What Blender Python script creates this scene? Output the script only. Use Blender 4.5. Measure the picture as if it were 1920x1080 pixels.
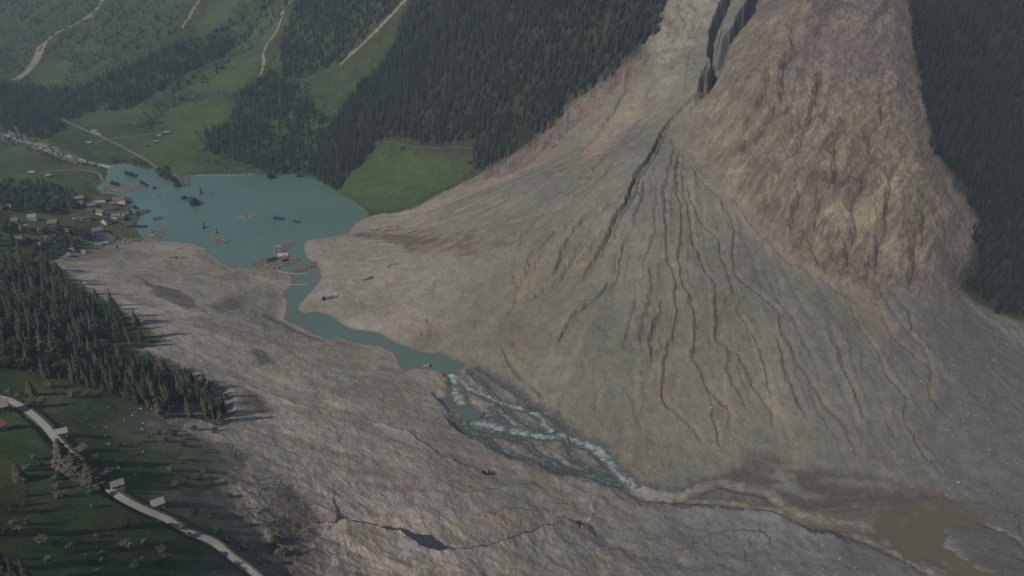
import bpy, math, random
import numpy as np
from mathutils import Vector

rng = np.random.default_rng(7)
random.seed(7)
sc = bpy.context.scene
for o in list(bpy.data.objects):
    bpy.data.objects.remove(o)
COL = sc.collection

# ------------------------------------------------------------------ camera
CAM_H = 420.0
PITCH = math.radians(27.0)
FPX = 1507.0                       # focal length in pixels of the 1920 px wide photograph
cam = bpy.data.cameras.new('camera')
cam.sensor_width = 36.0
cam.lens = FPX / 1920.0 * 36.0
cam.clip_start = 1.0
cam.clip_end = 20000.0
camo = bpy.data.objects.new('camera', cam)
COL.objects.link(camo)
camo.location = (0, 0, CAM_H)
camo.rotation_euler = (math.pi / 2 - PITCH, 0, 0)
sc.camera = camo

# ------------------------------------------------------------------ light
SUN_EL = math.radians(43)
SUN_AZ = math.atan2(-0.62, -0.78)      # x, y of the direction towards the sun (behind and left of the camera)
w = bpy.data.worlds.new('World')
sc.world = w
w.use_nodes = True
nt = w.node_tree
bg = nt.nodes['Background']
sky = nt.nodes.new('ShaderNodeTexSky')
sky.sky_type = 'NISHITA'
sky.sun_disc = False
sky.sun_elevation = SUN_EL
sky.sun_rotation = SUN_AZ
sky.altitude = 1500
nt.links.new(sky.outputs[0], bg.inputs[0])
bg.inputs[1].default_value = 0.055
sl = bpy.data.lights.new('sun', 'SUN')
sl.energy = 2.9
sl.angle = math.radians(0.6)
sl.color = (1.0, 0.91, 0.79)
so = bpy.data.objects.new('sun', sl)
COL.objects.link(so)
to_sun = Vector((math.sin(SUN_AZ) * math.cos(SUN_EL), math.cos(SUN_AZ) * math.cos(SUN_EL), math.sin(SUN_EL)))
so.rotation_euler = to_sun.to_track_quat('Z', 'Y').to_euler()
so.location = to_sun * 3000
vs = sc.view_settings
vs.view_transform = 'Standard'
vs.look = 'None'
vs.gamma = 1.0
vs.exposure = 0.05
vs.use_curve_mapping = False

# ------------------------------------------------------------------ noise helpers
_p = np.random.default_rng(3).permutation(256)
_p = np.concatenate([_p, _p, _p]).astype(np.int32)
_ga = np.random.default_rng(4).uniform(0, 2 * np.pi, 256)
_gx, _gy = np.cos(_ga).astype(np.float32), np.sin(_ga).astype(np.float32)


def pn(x, y):
    x = np.asarray(x, np.float32); y = np.asarray(y, np.float32)
    xi = np.floor(x); yi = np.floor(y)
    xf = x - xi; yf = y - yi
    xi = xi.astype(np.int32) & 255; yi = yi.astype(np.int32) & 255
    u = xf * xf * xf * (xf * (xf * 6 - 15) + 10)
    v = yf * yf * yf * (yf * (yf * 6 - 15) + 10)
    def g(ix, iy, dx, dy):
        h = _p[_p[ix] + iy]
        return _gx[h] * dx + _gy[h] * dy
    a = g(xi, yi, xf, yf); b = g(xi + 1, yi, xf - 1, yf)
    c = g(xi, yi + 1, xf, yf - 1); d = g(xi + 1, yi + 1, xf - 1, yf - 1)
    a = a + u * (b - a); c = c + u * (d - c)
    return (a + v * (c - a)) * 1.5


def fbm(x, y, o=4, lac=2.03, gain=0.5, ridge=False):
    s = 0; a = 1.0; t = 0
    for i in range(o):
        n = pn(x + 17.3 * i, y + 9.1 * i)
        if ridge:
            n = 1 - 2 * np.abs(n)
        s = s + a * n; t += a
        a *= gain; x = x * lac; y = y * lac
    return s / t


def cells(x, y, seed=0):
    """angular blocks: id-random, offset to block centre and distance to its rim"""
    xi = np.floor(x).astype(np.int32); yi = np.floor(y).astype(np.int32)
    d1 = np.full(x.shape, 9.0, np.float32); d2 = d1.copy(); rid = np.zeros(x.shape, np.float32); ox = rid.copy(); oy = rid.copy()
    for a in (-1, 0, 1):
        for b in (-1, 0, 1):
            h = _p[(_p[(xi + a + seed * 7) & 255] + yi + b) & 255]; h2 = _p[h + 31]
            px = xi + a + .1 + .8 * h / 255.0; py = yi + b + .1 + .8 * h2 / 255.0
            dx = x - px; dy = y - py
            d = dx * dx + dy * dy
            m = d < d1
            d2 = np.where(m, d1, np.minimum(d2, d)); d1 = np.where(m, d, d1)
            rid = np.where(m, _p[h2 + 57] / 255.0, rid); ox = np.where(m, dx, ox); oy = np.where(m, dy, oy)
    return rid, ox, oy, np.sqrt(d2) - np.sqrt(d1)


def sstep(a, b, x):
    t = np.clip((x - a) / (b - a), 0, 1)
    return t * t * (3 - 2 * t)


# ------------------------------------------------------------------ base terrain
CP, SP = math.cos(PITCH), math.sin(PITCH)


def ray(u, v):
    a = (u - 960.0) / FPX; b = (540.0 - v) / FPX
    return a, CP + b * SP, -SP + b * CP


def at_z(u, v, z):
    a, dy, dz = ray(u, v)
    t = (z - CAM_H) / dz
    return a * t, dy * t


CTRL = [
    # lake shore and valley floor
    (250,305,2),(340,330,2),(450,327,2),(560,325,2),(640,372,2),(692,400,3),(300,452,3),(400,477,3),(480,502,3),(575,452,4),
    (350,380,1),(500,420,1),(200,420,5),(140,385,14),(60,420,38),(20,350,22),(200,460,8),(150,330,4),(0,300,14),(20,240,14),(130,285,5),(90,320,9),
    (260,270,8),(370,290,8),(200,240,22),(100,235,16),(0,190,22),
    # far mountainside left
    (300,200,36),(400,180,55),(500,260,26),(600,250,40),(560,150,88),(450,60,125),(300,0,170),(300,100,95),(150,130,60),(150,0,140),(0,0,122),(0,100,45),
    (700,270,50),(760,330,26),(800,277,56),(880,290,60),(700,380,6),(720,120,130),(700,0,218),(900,100,178),(900,0,240),(850,200,112),(1000,200,130),(1100,0,262),(1100,100,196),(980,290,82),
    (1200,150,178),(1250,0,262),(1150,220,140),(1080,300,108),
    # cone
    (1290,200,166),(1340,100,206),(1400,0,262),(1250,300,132),(1200,400,104),(1300,400,100),
    (900,360,54),(850,450,42),(1000,350,88),(1000,440,66),(1100,500,58),(1100,600,34),(1100,700,13),(960,560,30),(900,640,8),(700,550,8),(760,430,12),(660,480,5),(640,560,4),(800,600,8),
    (1250,550,52),(1250,700,15),(1250,800,-6),(1400,500,70),(1400,600,44),(1400,700,20),(1400,800,-8),(1550,650,32),(1600,800,-6),(1000,720,0),(1150,800,-8),
    (1340,300,128),(1420,430,88),
    # rock slope
    (1500,500,70),(1620,552,54),(1750,572,41),(1500,380,117),(1420,330,136),(1620,420,101),(1740,450,86),(1500,250,167),(1400,200,186),(1620,280,151),(1400,120,221),
    (1500,120,222),(1620,120,218),(1500,0,279),(1600,0,277),(1700,120,214),(1680,0,274),(1750,330,127),
    # right forest
    (1820,560,26),(1900,600,18),(1850,450,68),(1850,300,124),(1900,300,116),(1850,150,182),(1900,0,244),(1800,0,258),
    (1900,700,2),(1800,700,10),(1700,680,20),(1800,850,-20),(1900,850,-18),
    # river corridor
    (870,690,0),(853,735,-2),(900,780,-4),(987,767,-7),(1037,812,-10),(1083,829,-13),(1150,877,-18),(1190,917,-21),(1273,930,-23),(1440,923,-25),(1600,985,-28),(1730,960,-30),(1900,1005,-33),(1840,1060,-32),
    (540,590,1),(610,615,1),(740,665,1),(1500,900,-20),(1400,880,-20),
    # near debris
    (250,490,14),(300,530,24),(350,600,50),(400,650,50),(450,550,14),(500,640,26),(500,720,40),(600,650,11),(600,560,0),(750,720,7),(600,800,48),(700,800,26),(800,780,10),(800,860,24),(700,900,44),(900,860,4),
    (650,960,56),(800,960,34),(950,950,14),(1050,960,-4),(900,1020,22),(1000,1060,14),(1150,1000,-8),(1300,1020,-12),(1450,1020,-18),(1600,1050,-25),(1700,1060,-30),(700,1070,60),(850,1075,38),
    (1000,840,-4),
    # near hillside
    (280,640,70),(110,500,52),(200,570,62),(440,780,70),(430,860,86),(550,980,76),(560,1070,84),(480,930,92),(297,942,128),(400,1020,116),(100,1000,160),(0,1080,184),(0,900,158),(0,760,136),(120,830,136),(200,750,110),(320,830,104),(0,600,110),(100,650,100),(0,500,74),(0,440,48),(200,1080,160),(330,740,84),
]
WORLD = [(-1500,1900,40),(-2200,2600,80),(-1200,2300,200),(-900,2600,420),(0,2500,760),(900,2000,800),(0,1900,480),(400,1600,480),(-600,2000,330),(800,1300,330),
         (1300,900,200),(900,900,140),(-900,600,236),(-1500,1200,200),(0,0,200),(-400,0,300),(250,150,70),(400,200,10),(600,350,-42),(900,200,-60),(800,600,10),(1200,500,40),(-2000,1700,130),
         (0,200,120),(-250,120,240),(200,300,-2),(1500,1600,500),(-600,300,240),(1800,200,-40),(1200,-200,-60)]
cx, cy, cz = [], [], []
for u, v, z in CTRL:
    x, y = at_z(u, v, z)
    cx.append(x); cy.append(y); cz.append(z)
for x, y, z in WORLD:
    cx.append(x); cy.append(y); cz.append(z)
CX = np.array(cx) / 1000; CY = np.array(cy) / 1000; CZ = np.array(cz)


def _K(r2):
    return np.where(r2 > 1e-12, 0.5 * r2 * np.log(np.maximum(r2, 1e-12)), 0)


n = len(CX)
A = np.zeros((n + 3, n + 3))
A[:n, :n] = _K((CX[:, None] - CX) ** 2 + (CY[:, None] - CY) ** 2) + np.eye(n) * 0.0008
A[:n, n] = 1; A[:n, n + 1] = CX; A[:n, n + 2] = CY
A[n, :n] = 1; A[n + 1, :n] = CX; A[n + 2, :n] = CY
WT = np.linalg.solve(A, np.concatenate([CZ, np.zeros(3)]))


def tps(x, y):
    x = np.asarray(x, np.float64) / 1000; y = np.asarray(y, np.float64) / 1000
    z = WT[n] + WT[n + 1] * x + WT[n + 2] * y
    for i in range(n):
        z = z + WT[i] * _K((x - CX[i]) ** 2 + (y - CY[i]) ** 2)
    return z


# polar ground lattice (fine where the ground is near, coarser far away)
NR = 830
_r = np.linspace(140, 3600, 60000)
_w = CAM_H / (_r ** 2 + CAM_H ** 2) + 0.55 / _r * sstep(600, 1000, _r) * (1 - 0.75 * sstep(1500, 2300, _r))
_w *= np.where(_r < 300, 0.5, 1)
_c = np.cumsum(_w); _c = (_c - _c[0]) / (_c[-1] - _c[0])
RR = np.interp(np.linspace(0, 1, NR), _c, _r)
AZ = np.radians(np.concatenate([np.linspace(-56, -42, 50, endpoint=False), np.linspace(-42, -34, 90, endpoint=False), np.linspace(-34, 34, 1010, endpoint=False),
                                np.linspace(34, 42, 90, endpoint=False), np.linspace(42, 56, 51)]))
NA = len(AZ)
GX = (RR[:, None] * np.sin(AZ)[None]).astype(np.float32)
GY = (RR[:, None] * np.cos(AZ)[None]).astype(np.float32)
# base heights on a coarse lattice, then cubic-free bilinear refinement (lattice is already dense)
ci = np.unique(np.concatenate([np.arange(0, NR, 6), [NR - 1]])); cj = np.unique(np.concatenate([np.arange(0, NA, 6), [NA - 1]]))
Zc = tps(RR[ci][:, None] * np.sin(AZ[cj])[None], RR[ci][:, None] * np.cos(AZ[cj])[None])


def cubic_up(Z, xs, xq, axis):
    Z = np.moveaxis(Z, axis, 0)
    m = np.gradient(Z, xs, axis=0)
    k = np.clip(np.searchsorted(xs, xq, side='right') - 1, 0, len(xs) - 2)
    h = (xs[k + 1] - xs[k]); t = (xq - xs[k]) / h
    sh = (-1,) + (1,) * (Z.ndim - 1)
    t = t.reshape(sh); h = h.reshape(sh)
    out = (2*t**3-3*t**2+1)*Z[k] + (t**3-2*t**2+t)*h*m[k] + (-2*t**3+3*t**2)*Z[k+1] + (t**3-t**2)*h*m[k+1]
    return np.moveaxis(out, 0, axis)


Z0 = cubic_up(cubic_up(Zc, RR[ci], RR, 0), AZ[cj], AZ, 1)
Z0 = np.where(Z0 > 650, 650 + (Z0 - 650) * 0.3, Z0)
Z0 = np.maximum(Z0, -90)
Z = Z0.astype(np.float32).copy()


def sample(F, x, y):
    x = np.asarray(x, float); y = np.asarray(y, float)
    r = np.hypot(x, y); a = np.arctan2(x, y)
    i = np.clip(np.searchsorted(RR, r) - 1, 0, NR - 2); j = np.clip(np.searchsorted(AZ, a) - 1, 0, NA - 2)
    s = np.clip((r - RR[i]) / (RR[i + 1] - RR[i]), 0, 1); t = np.clip((a - AZ[j]) / (AZ[j + 1] - AZ[j]), 0, 1)
    return (F[i, j] * (1 - s) * (1 - t) + F[i + 1, j] * s * (1 - t) + F[i, j + 1] * (1 - s) * t + F[i + 1, j + 1] * s * t)


def ground_xy(u, v):
    """where the line of sight of a photograph pixel meets the bare valley"""
    a, dy, dz = ray(u, v)
    h = math.hypot(a, dy); az = math.atan2(a, dy)
    zr = CAM_H + RR * dz / h
    zc = sample(Z0, RR * math.sin(az), RR * math.cos(az))
    k = np.nonzero(zc >= zr)[0]
    if len(k) == 0:
        r = RR[-1]
    else:
        k = k[0]
        if k == 0:
            r = RR[0]
        else:
            d0 = zr[k - 1] - zc[k - 1]; d1 = zc[k] - zr[k]
            r = RR[k - 1] + (RR[k] - RR[k - 1]) * d0 / (d0 + d1 + 1e-9)
    return r * math.sin(az), r * math.cos(az)


def W(px):
    return np.array([ground_xy(u, v) for u, v in px])


def at_water(px, z=0.0):
    return np.array([at_z(u, v, z) for u, v in px])


def smooth(P, k=4):
    P = np.asarray(P, float)
    if len(P) < 3:
        return P
    Q = np.vstack([2 * P[0] - P[1], P, 2 * P[-1] - P[-2]])
    out = []
    for i in range(1, len(Q) - 2):
        p0, p1, p2, p3 = Q[i - 1], Q[i], Q[i + 1], Q[i + 2]
        for t in np.arange(k) / k:
            out.append(0.5 * ((2 * p1) + (-p0 + p2) * t + (2 * p0 - 5 * p1 + 4 * p2 - p3) * t * t + (-p0 + 3 * p1 - 3 * p2 + p3) * t ** 3))
    out.append(P[-1])
    return np.array(out)


# wobble used to roughen every traced outline
WX2 = fbm(GX / 11, GY / 11, 3); WY2 = fbm(GX / 11 + 70, GY / 11 + 13, 3)
WX1 = fbm(GX / 45, GY / 45, 4) ; WY1 = fbm(GX / 45 + 50, GY / 45 + 31, 4)


def block(P, pad):
    r = np.hypot(P[:, 0], P[:, 1]); a = np.arctan2(P[:, 0], P[:, 1])
    rm = max(r.min() - pad, RR[0]); da = pad / max(r.min() - pad, 60)
    i0 = max(np.searchsorted(RR, rm) - 1, 0); i1 = min(np.searchsorted(RR, r.max() + pad) + 1, NR)
    j0 = max(np.searchsorted(AZ, a.min() - da) - 1, 0); j1 = min(np.searchsorted(AZ, a.max() + da) + 1, NA)
    return slice(i0, i1), slice(j0, j1)


def line_field(P, pad, warp=4.0, w2=0.0):
    """distance, side (+ left of travel), position 0..1 along a polyline, on a block of the lattice"""
    bi, bj = block(P, pad)
    sh = (bi.stop - bi.start, bj.stop - bj.start)
    D = np.full(sh, 1e3, np.float32); S = np.zeros(sh, np.float32); T = np.zeros(sh, np.float32)
    L = np.concatenate([[0], np.cumsum(np.hypot(*(np.diff(P, axis=0).T)))]); LT = L[-1]
    for k in range(len(P) - 1):
        a, b = P[k], P[k + 1]
        si, sj = block(P[k:k + 2], pad)
        if si.stop <= si.start or sj.stop <= sj.start:
            continue
        x = GX[si, sj] + WX1[si, sj] * warp + WX2[si, sj] * w2; y = GY[si, sj] + WY1[si, sj] * warp + WY2[si, sj] * w2
        d = b - a; l2 = float(d @ d) + 1e-9
        t = np.clip(((x - a[0]) * d[0] + (y - a[1]) * d[1]) / l2, 0, 1)
        ex = x - a[0] - t * d[0]; ey = y - a[1] - t * d[1]
        dist = np.sqrt(ex * ex + ey * ey)
        q = (slice(si.start - bi.start, si.stop - bi.start), slice(sj.start - bj.start, sj.stop - bj.start))
        m = dist < D[q]
        D[q] = np.where(m, dist, D[q])
        S[q] = np.where(m, np.sign(d[0] * ey - d[1] * ex), S[q])
        T[q] = np.where(m, (L[k] + t * math.sqrt(l2)) / LT, T[q])
    return bi, bj, D, S, T


def poly_sd(P, pad=60.0, warp=6.0, fill=None):
    """signed distance to a closed outline (negative inside) over the whole lattice"""
    Q = np.vstack([P, P[:1]])
    out = np.full(GX.shape, pad, np.float32)
    bi, bj = block(P, pad)
    x = GX[bi, bj] + WX1[bi, bj] * warp; y = GY[bi, bj] + WY1[bi, bj] * warp
    D = np.full(x.shape, 1e6, np.float32); inside = np.zeros(x.shape, bool)
    for k in range(len(P)):
        a, b = Q[k], Q[k + 1]
        d = b - a; l2 = float(d @ d) + 1e-9
        t = np.clip(((x - a[0]) * d[0] + (y - a[1]) * d[1]) / l2, 0, 1)
        D = np.minimum(D, (x - a[0] - t * d[0]) ** 2 + (y - a[1] - t * d[1]) ** 2)
        c = (a[1] > y) != (b[1] > y)
        if abs(d[1]) > 1e-9:
            inside ^= c & (x < d[0] * (y - a[1]) / d[1] + a[0])
    D = np.sqrt(D)
    out[bi, bj] = np.where(inside, -D, np.minimum(D, pad))
    return out


def in_poly(x, y, P):
    ins = np.zeros(np.shape(x), bool)
    Q = np.vstack([P, P[:1]])
    for k in range(len(P)):
        a, b = Q[k], Q[k + 1]
        if abs(b[1] - a[1]) < 1e-9:
            continue
        ins ^= ((a[1] > y) != (b[1] > y)) & (x < (b[0] - a[0]) * (y - a[1]) / (b[1] - a[1]) + a[0])
    return ins


# ------------------------------------------------------------------ outlines traced on the ground
LAKE_PX = [(200,312),(232,306),(255,312),(275,318),(292,314),(310,325),(345,330),(375,327),(430,327),(480,327),(520,330),(560,325),(590,335),(625,355),(660,375),(688,396),(690,404),(668,418),(655,430),(652,438),
           (630,441),(600,447),(575,450),(568,460),(570,475),(574,485),(590,495),(598,505),(600,520),(594,532),(584,543),(573,556),(560,568),(556,580),(567,589),(593,585),(620,592),(640,607),(660,619),(707,625),(750,647),(800,663),
           (827,663),(842,673),(870,682),(866,692),(840,697),(813,693),(783,689),(763,694),(752,688),(747,673),(737,660),(717,649),(673,643),(640,632),(613,635),(600,628),(577,620),(553,607),(533,598),(538,587),(540,562),(533,553),
           (534,545),(547,537),(550,524),(541,511),(520,504),(477,502),(440,501),(424,497),(407,484),(387,465),(360,456),(307,452),(275,452),(262,440),(255,425),(262,410),(248,398),(240,385),(250,372),(225,366),(190,362),(180,352),(195,340),(203,325)]
LAKE = at_water(LAKE_PX, 0.0)
DEBRIS = W([(1245,-60),(1238,30),(1210,80),(1190,108),(1150,130),(1110,163),(1080,185),(1050,215),(1022,245),(1000,270),(985,287),(960,302),(930,317),(895,332),(870,342),(830,362),(800,380),(775,390),(740,396),(694,402),(650,420),
            (560,440),(480,480),(420,478),(390,455),(310,445),(250,448),(212,457),(170,462),(120,470),(98,492),(125,522),(170,548),(215,580),(262,605),(292,632),(255,655),(300,668),(350,690),(400,715),(430,745),(440,775),(425,800),(380,785),(350,790),(345,812),(395,835),(440,850),(450,880),(440,915),(452,960),(500,1000),(530,1040),(560,1090),(580,1180),(900,1250),
            (1600,1250),(2100,1180),(2100,640),(1920,603),(1880,590),(1835,575),(1805,545),(1815,480),(1827,425),(1800,380),(1770,330),(1748,290),(1730,210),(1712,130),(1702,60),(1692,0),(1688,-60)])
ROCK = W([(1425,-60),(1418,20),(1390,60),(1355,105),(1335,170),(1305,212),(1292,260),(1312,300),(1370,370),(1420,430),(1480,478),(1530,516),(1600,548),(1680,563),(1750,572),(1795,574),(1808,545),(1820,480),(1832,425),(1805,380),(1775,330),(1750,290),(1735,210),(1717,130),(1707,60),(1697,0),(1692,-60)])
sdD = poly_sd(DEBRIS, 80, 9) + 5 * WX2
sdR = poly_sd(ROCK, 80, 10) + 5 * WX2
sdL = poly_sd(LAKE, 60, 1.6)
# which side of the river a place lies on (1 = near hillside)
AXIS = np.array([(-2600, 2900), (-900, 1440), (-640, 1230), (-430, 1000), (-220, 830), (-46, 655), (95, 510), (340, 470), (900, 230), (2000, -200)], float)


def near_side(x, y):
    s = np.zeros(np.shape(x)); best = np.full(np.shape(x), 1e9)
    for a, b in zip(AXIS[:-1], AXIS[1:]):
        d = b - a; l2 = d @ d
        t = np.clip(((x - a[0]) * d[0] + (y - a[1]) * d[1]) / l2, 0, 1)
        ex = x - a[0] - t * d[0]; ey = y - a[1] - t * d[1]
        q = ex * ex + ey * ey
        m = q < best
        best = np.where(m, q, best)
        s = np.where(m, np.sign(d[0] * ey - d[1] * ex), s)
    return s < 0


NEAR = near_side(GX, GY)

# ------------------------------------------------------------------ relief
mD = sstep(4, -6, sdD)                     # debris
mR = sstep(14, -16, sdR + 8 * WX1)         # rock slope
APX, APY = ground_xy(1290, 200)
CR = np.hypot(GX - APX, GY - APY); CA = np.arctan2(GX - APX, -(GY - APY))
# which debris lies on the far cone, which on the near lobes
mCone = mD * (1 - mR) * (~NEAR)
mNearD = mD * NEAR
# gentle relief of the grass slopes
green = 1 - mD
Z += green * (fbm(GX / 160, GY / 160, 4) * 7 + fbm(GX / 22, GY / 22, 3) * 0.9)
fs = 0.77 * GX - 0.64 * GY; fd = 0.64 * GX + 0.77 * GY        # along / up the far mountainside
far_up = sstep(20, 90, Z0)
Z += green * (~NEAR) * far_up * fbm(fs / 70 + fbm(GX / 200, GY / 200, 2) * 0.6, fd / 420, 4, ridge=True) * 11
wv0 = fbm(GX / 120, GY / 120, 3)
# cone: radial ribs and furrows
below = sstep(-10, 60, (APX - GX) * .3 + (APY - GY) * .95)
rad = fbm(CA * 9 + fbm(GX / 140, GY / 140, 3) * 0.35, CR / 420, 4)
Z += below * mCone * sstep(30, 160, CR) * (rad * 3.6 + fbm(CA * 34, CR / 160, 3) * .35) * sstep(-6, 50, Z0)
Z += mD * (fbm(GX / 60, GY / 60, 4) * 2.0 + fbm(GX / 9, GY / 9, 3) * 0.55)
Z += mCone * fbm(GX / 3.2, GY / 3.2, 2) * 0.25
# rock slope: gullies running down the fall line, ledges across
wv = fbm(GX / 120, GY / 120, 3)
rg = fbm(fs / 34 + wv * 1.6, fd / 210 + wv, 5, ridge=True, gain=0.55)
Z += mR * (rg * 3.0 + fbm(fs / 7 + wv, fd / 80, 4, ridge=True) * .7 + fbm(fs / 80 + 3, fd / 150, 4) * 5 + fbm(GX / 12, GY / 12, 4) * 1.1)
led = fd / 26 + wv * 1.2 + fbm(GX / 40, GY / 40, 2) * 0.5
lf = led % 1
Z += mR * sstep(60, 160, Z0) * (sstep(0, .16, lf) - lf) * 2.4 * sstep(330, 180, GX)
lf2 = (fd / 9.5 + wv * 3 + fbm(GX / 25, GY / 25, 2) * 1.2) % 1
Z += mR * (sstep(0, .25, lf2) - lf2) * 1.0 * sstep(360, 220, GX) * sstep(-.2, .3, fbm(GX / 50 + 8, GY / 50, 3))
Z += mR * fbm(GX / 6, GY / 6, 4, ridge=True) * .9
Z += mR * fbm(GX / 4, GY / 4, 3) * 0.5
BLK = np.zeros(GX.shape, np.float32); BLK2 = BLK.copy()
_ri, _rj = block(ROCK, 20)
_x = fs[_ri, _rj] + 7 * WX2[_ri, _rj]; _y = fd[_ri, _rj] + 9 * WY2[_ri, _rj]
mRb = sstep(4, -32, sdR)
for sc_x, sc_y, amp_, tl_ in ((15, 75, 2.0, 2.0), (5.5, 30, .9, 1.1), (3.0, 8, .45, .6)):
    rid, ox, oy, rim = cells(_x / sc_x, _y / sc_y, int(sc_x))
    Z[_ri, _rj] += mRb[_ri, _rj] * (amp_ * (rid - .5) + tl_ * ox * (rid * 2 - 1) + tl_ * .5 * oy * (1 - rid) - .35 * amp_ * sstep(.14, .0, rim))
    if sc_x == 15: BLK[_ri, _rj] = rid
    if sc_x == 5.5: BLK2[_ri, _rj] = rid
# near debris: hummocks and flow streaks
st = fbm((GX * 0.25 + GY * 0.05) / 14, (GY - 0.25 * GX) / 12, 4, ridge=True)
rough = mNearD * sstep(760, 560, np.hypot(GX, GY)) * sstep(-420, -120, GX)
Z += rough * (st * 0.35 + fbm(GX / 38, GY / 38, 5) * 2.0 + fbm(GX / 5, GY / 5, 3) * 0.28)
fore = mNearD * sstep(520, 400, np.hypot(GX, GY))
Z += fore * (fbm((GX + 12 * WX1) / 34, (GY + 12 * WY1) / 20, 5, ridge=True) * 1.5 + fbm(GX / 2.6, GY / 2.6, 3) * 0.3)

ril = fbm(CA * 26 + fbm(GX / 60, GY / 60, 3) * 0.5, CR / 260, 3, ridge=True)
Z -= below * mCone * sstep(40, 160, CR) * sstep(0.45, 0.85, ril) * .45 * sstep(-18, 20, Z0) * sstep(-.15, .35, fbm(GX / 80 + 40, GY / 80, 3))
Z += (1 - below) * mCone * (fbm(fs / 16 + wv0, fd / 70, 5, ridge=True) * 3.4 + fbm(GX / 11, GY / 11, 4) * 1.8)
Z += mCone * below * fbm(GX / 6.5, GY / 6.5, 3) * 0.5
TRK = np.zeros(GX.shape, np.float32)      # ochre mud along the channels
DRK = np.zeros(GX.shape, np.float32)      # dark wet soil


def gully(px, w_, dep, trk=1.0, trkw=3.0, warp=5.0, lev=0.25, asym=0.0, w2=3.0):
    global Z
    w_ = w_ * 0.58; dep = dep * 1.2
    trkw = trkw * 1.5
    P = smooth(W(px), 4)
    pad = max(w_ * 3.2, trkw * w_ * 1.6) + 8
    bi, bj, D, S, T = line_field(P, pad, warp, w2)
    ends = sstep(0, 0.12, T) * sstep(1.0, 0.8, T)
    wob = 1 + 0.7 * WX1[bi, bj] + 0.35 * fbm(GX[bi, bj] / 7, GY[bi, bj] / 7, 2)
    q = D / (w_ * wob)
    prof = -np.exp(-q * 1.15) + lev * np.exp(-((q - 1.9) ** 2) * 2.2)
    if asym:
        prof = prof + asym * np.exp(-q * 0.55) * np.where(S > 0, 1, 0) * sstep(0, 0.35, q)
    Z[bi, bj] += (dep * prof * ends).astype(np.float32)
    TRK[bi, bj] = np.maximum(TRK[bi, bj], trk * ends * np.exp(-(D / (trkw * w_)) ** 2) * np.clip(0.75 + 0.6 * WY1[bi, bj], 0, 1.3))


# ravine above the cone, two arms
def ravine(px, hw, dep):
    P = smooth(W(px), 4)
    bi, bj, D, S, T = line_field(P, hw * 4 + 10, 4, 1.5)
    ends = sstep(1.0, 0.72, T) * .9 + .1 * sstep(1, .9, T)
    q = D / (hw * (1 + .4 * WX1[bi, bj]))
    up = np.where(S > 0, 1, 0) * np.exp(-np.maximum(q - 1, 0) * .8) * sstep(.8, 1.2, q)     # the right-hand lip of travel stands lower
    Z[bi, bj] += (ends * (-dep * sstep(1.4, .45, q) + dep * .22 * np.where(S < 0, np.exp(-np.maximum(q - 1, 0) * .7) * sstep(.8, 1.25, q), 0))).astype(np.float32)


ravine([(1432,-40),(1412,8),(1388,48),(1352,95),(1340,130),(1322,172),(1302,210)], 8.5, 36)
ravine([(1380,-40),(1362,5),(1347,40),(1340,80),(1336,115)], 6.5, 26)
gully([(1337,50),(1303,90),(1290,123),(1285,160),(1283,200)], 2.2, 2.5, 0.2)
# main incision
gully([(1335,110),(1316,160),(1300,185),(1284,203),(1247,240),(1227,280),(1213,307),(1190,337),(1177,377),(1157,407),(1143,440),(1133,463),(1113,490),(1097,520),(1070,543),(1052,567)], 3.4, 7.5, 0.35, lev=0.5, warp=2.5, asym=0.25)
gully([(1157,410),(1117,450),(1107,473),(1083,493),(1043,530),(1007,550),(960,577)], 4.0, 3.6, 0.9, 2.6)
gully([(1143,523),(1133,547),(1103,573),(1077,593),(1060,620),(1040,657)], 3.4, 5.0, 0.0, warp=2, asym=0.7)
gully([(1233,213),(1193,253),(1153,280),(1133,297),(1105,325),(1060,352),(1000,380)], 2.4, 2.4, 0.25)
gully([(1113,363),(1057,387),(990,407),(907,430),(847,447)], 3.5, 2.2, 0.7, 3.4)
gully([(1120,380),(1073,433),(1050,493),(1033,527)], 3.5, 2.2, 0.5)
gully([(1190,120),(1175,170),(1140,230),(1100,275),(1070,300)], 5, 4, 0.3)
gully([(1040,370),(985,440),(965,500),(975,545),(950,600),(940,640)], 6, 1.6, 0.9, 2.2)
gully([(1110,300),(1040,330),(960,370),(880,400),(800,425),(720,437)], 4, 2.0, 0.75, 3.0)
gully([(1270,230),(1262,290),(1250,370),(1253,470),(1267,510),(1273,573),(1260,627),(1247,693),(1250,745),(1283,785),(1320,827),(1360,870)], 3.2, 3.0, 0.8, 2.6)
gully([(1275,260),(1270,330),(1280,400),(1280,513),(1300,560),(1307,613),(1300,660),(1313,697),(1340,743),(1377,770),(1407,797),(1420,823)], 3.4, 3.2, 0.85, 2.8)
gully([(1270,300),(1297,440),(1313,470),(1317,497),(1340,520),(1347,553),(1353,590),(1347,623),(1380,660),(1403,690),(1417,727),(1437,753),(1450,780),(1460,807),(1463,833)], 3.2, 3.4, 0.9, 2.8)
gully([(1285,330),(1300,380),(1323,423),(1347,443),(1353,483),(1367,507),(1380,545),(1353,575),(1320,590)], 3.4, 3.0, 0.7, 2.6)
gully([(1270,270),(1310,330),(1343,362),(1360,387),(1377,413),(1380,440),(1377,487),(1383,513),(1407,537),(1440,560),(1463,587),(1470,620),(1487,647),(1493,677),(1510,703),(1553,760),(1580,790),(1603,820),(1610,847),(1622,867)], 3.0, 3.6, 0.6, 2.4, asym=0.15)
gully([(1350,350),(1403,403),(1420,437),(1443,453),(1467,477),(1493,497),(1540,523),(1580,550),(1623,560),(1647,573),(1673,620),(1700,650),(1717,667),(1747,693),(1760,740)], 2.8, 2.8, 0.95, 4.0)
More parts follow.
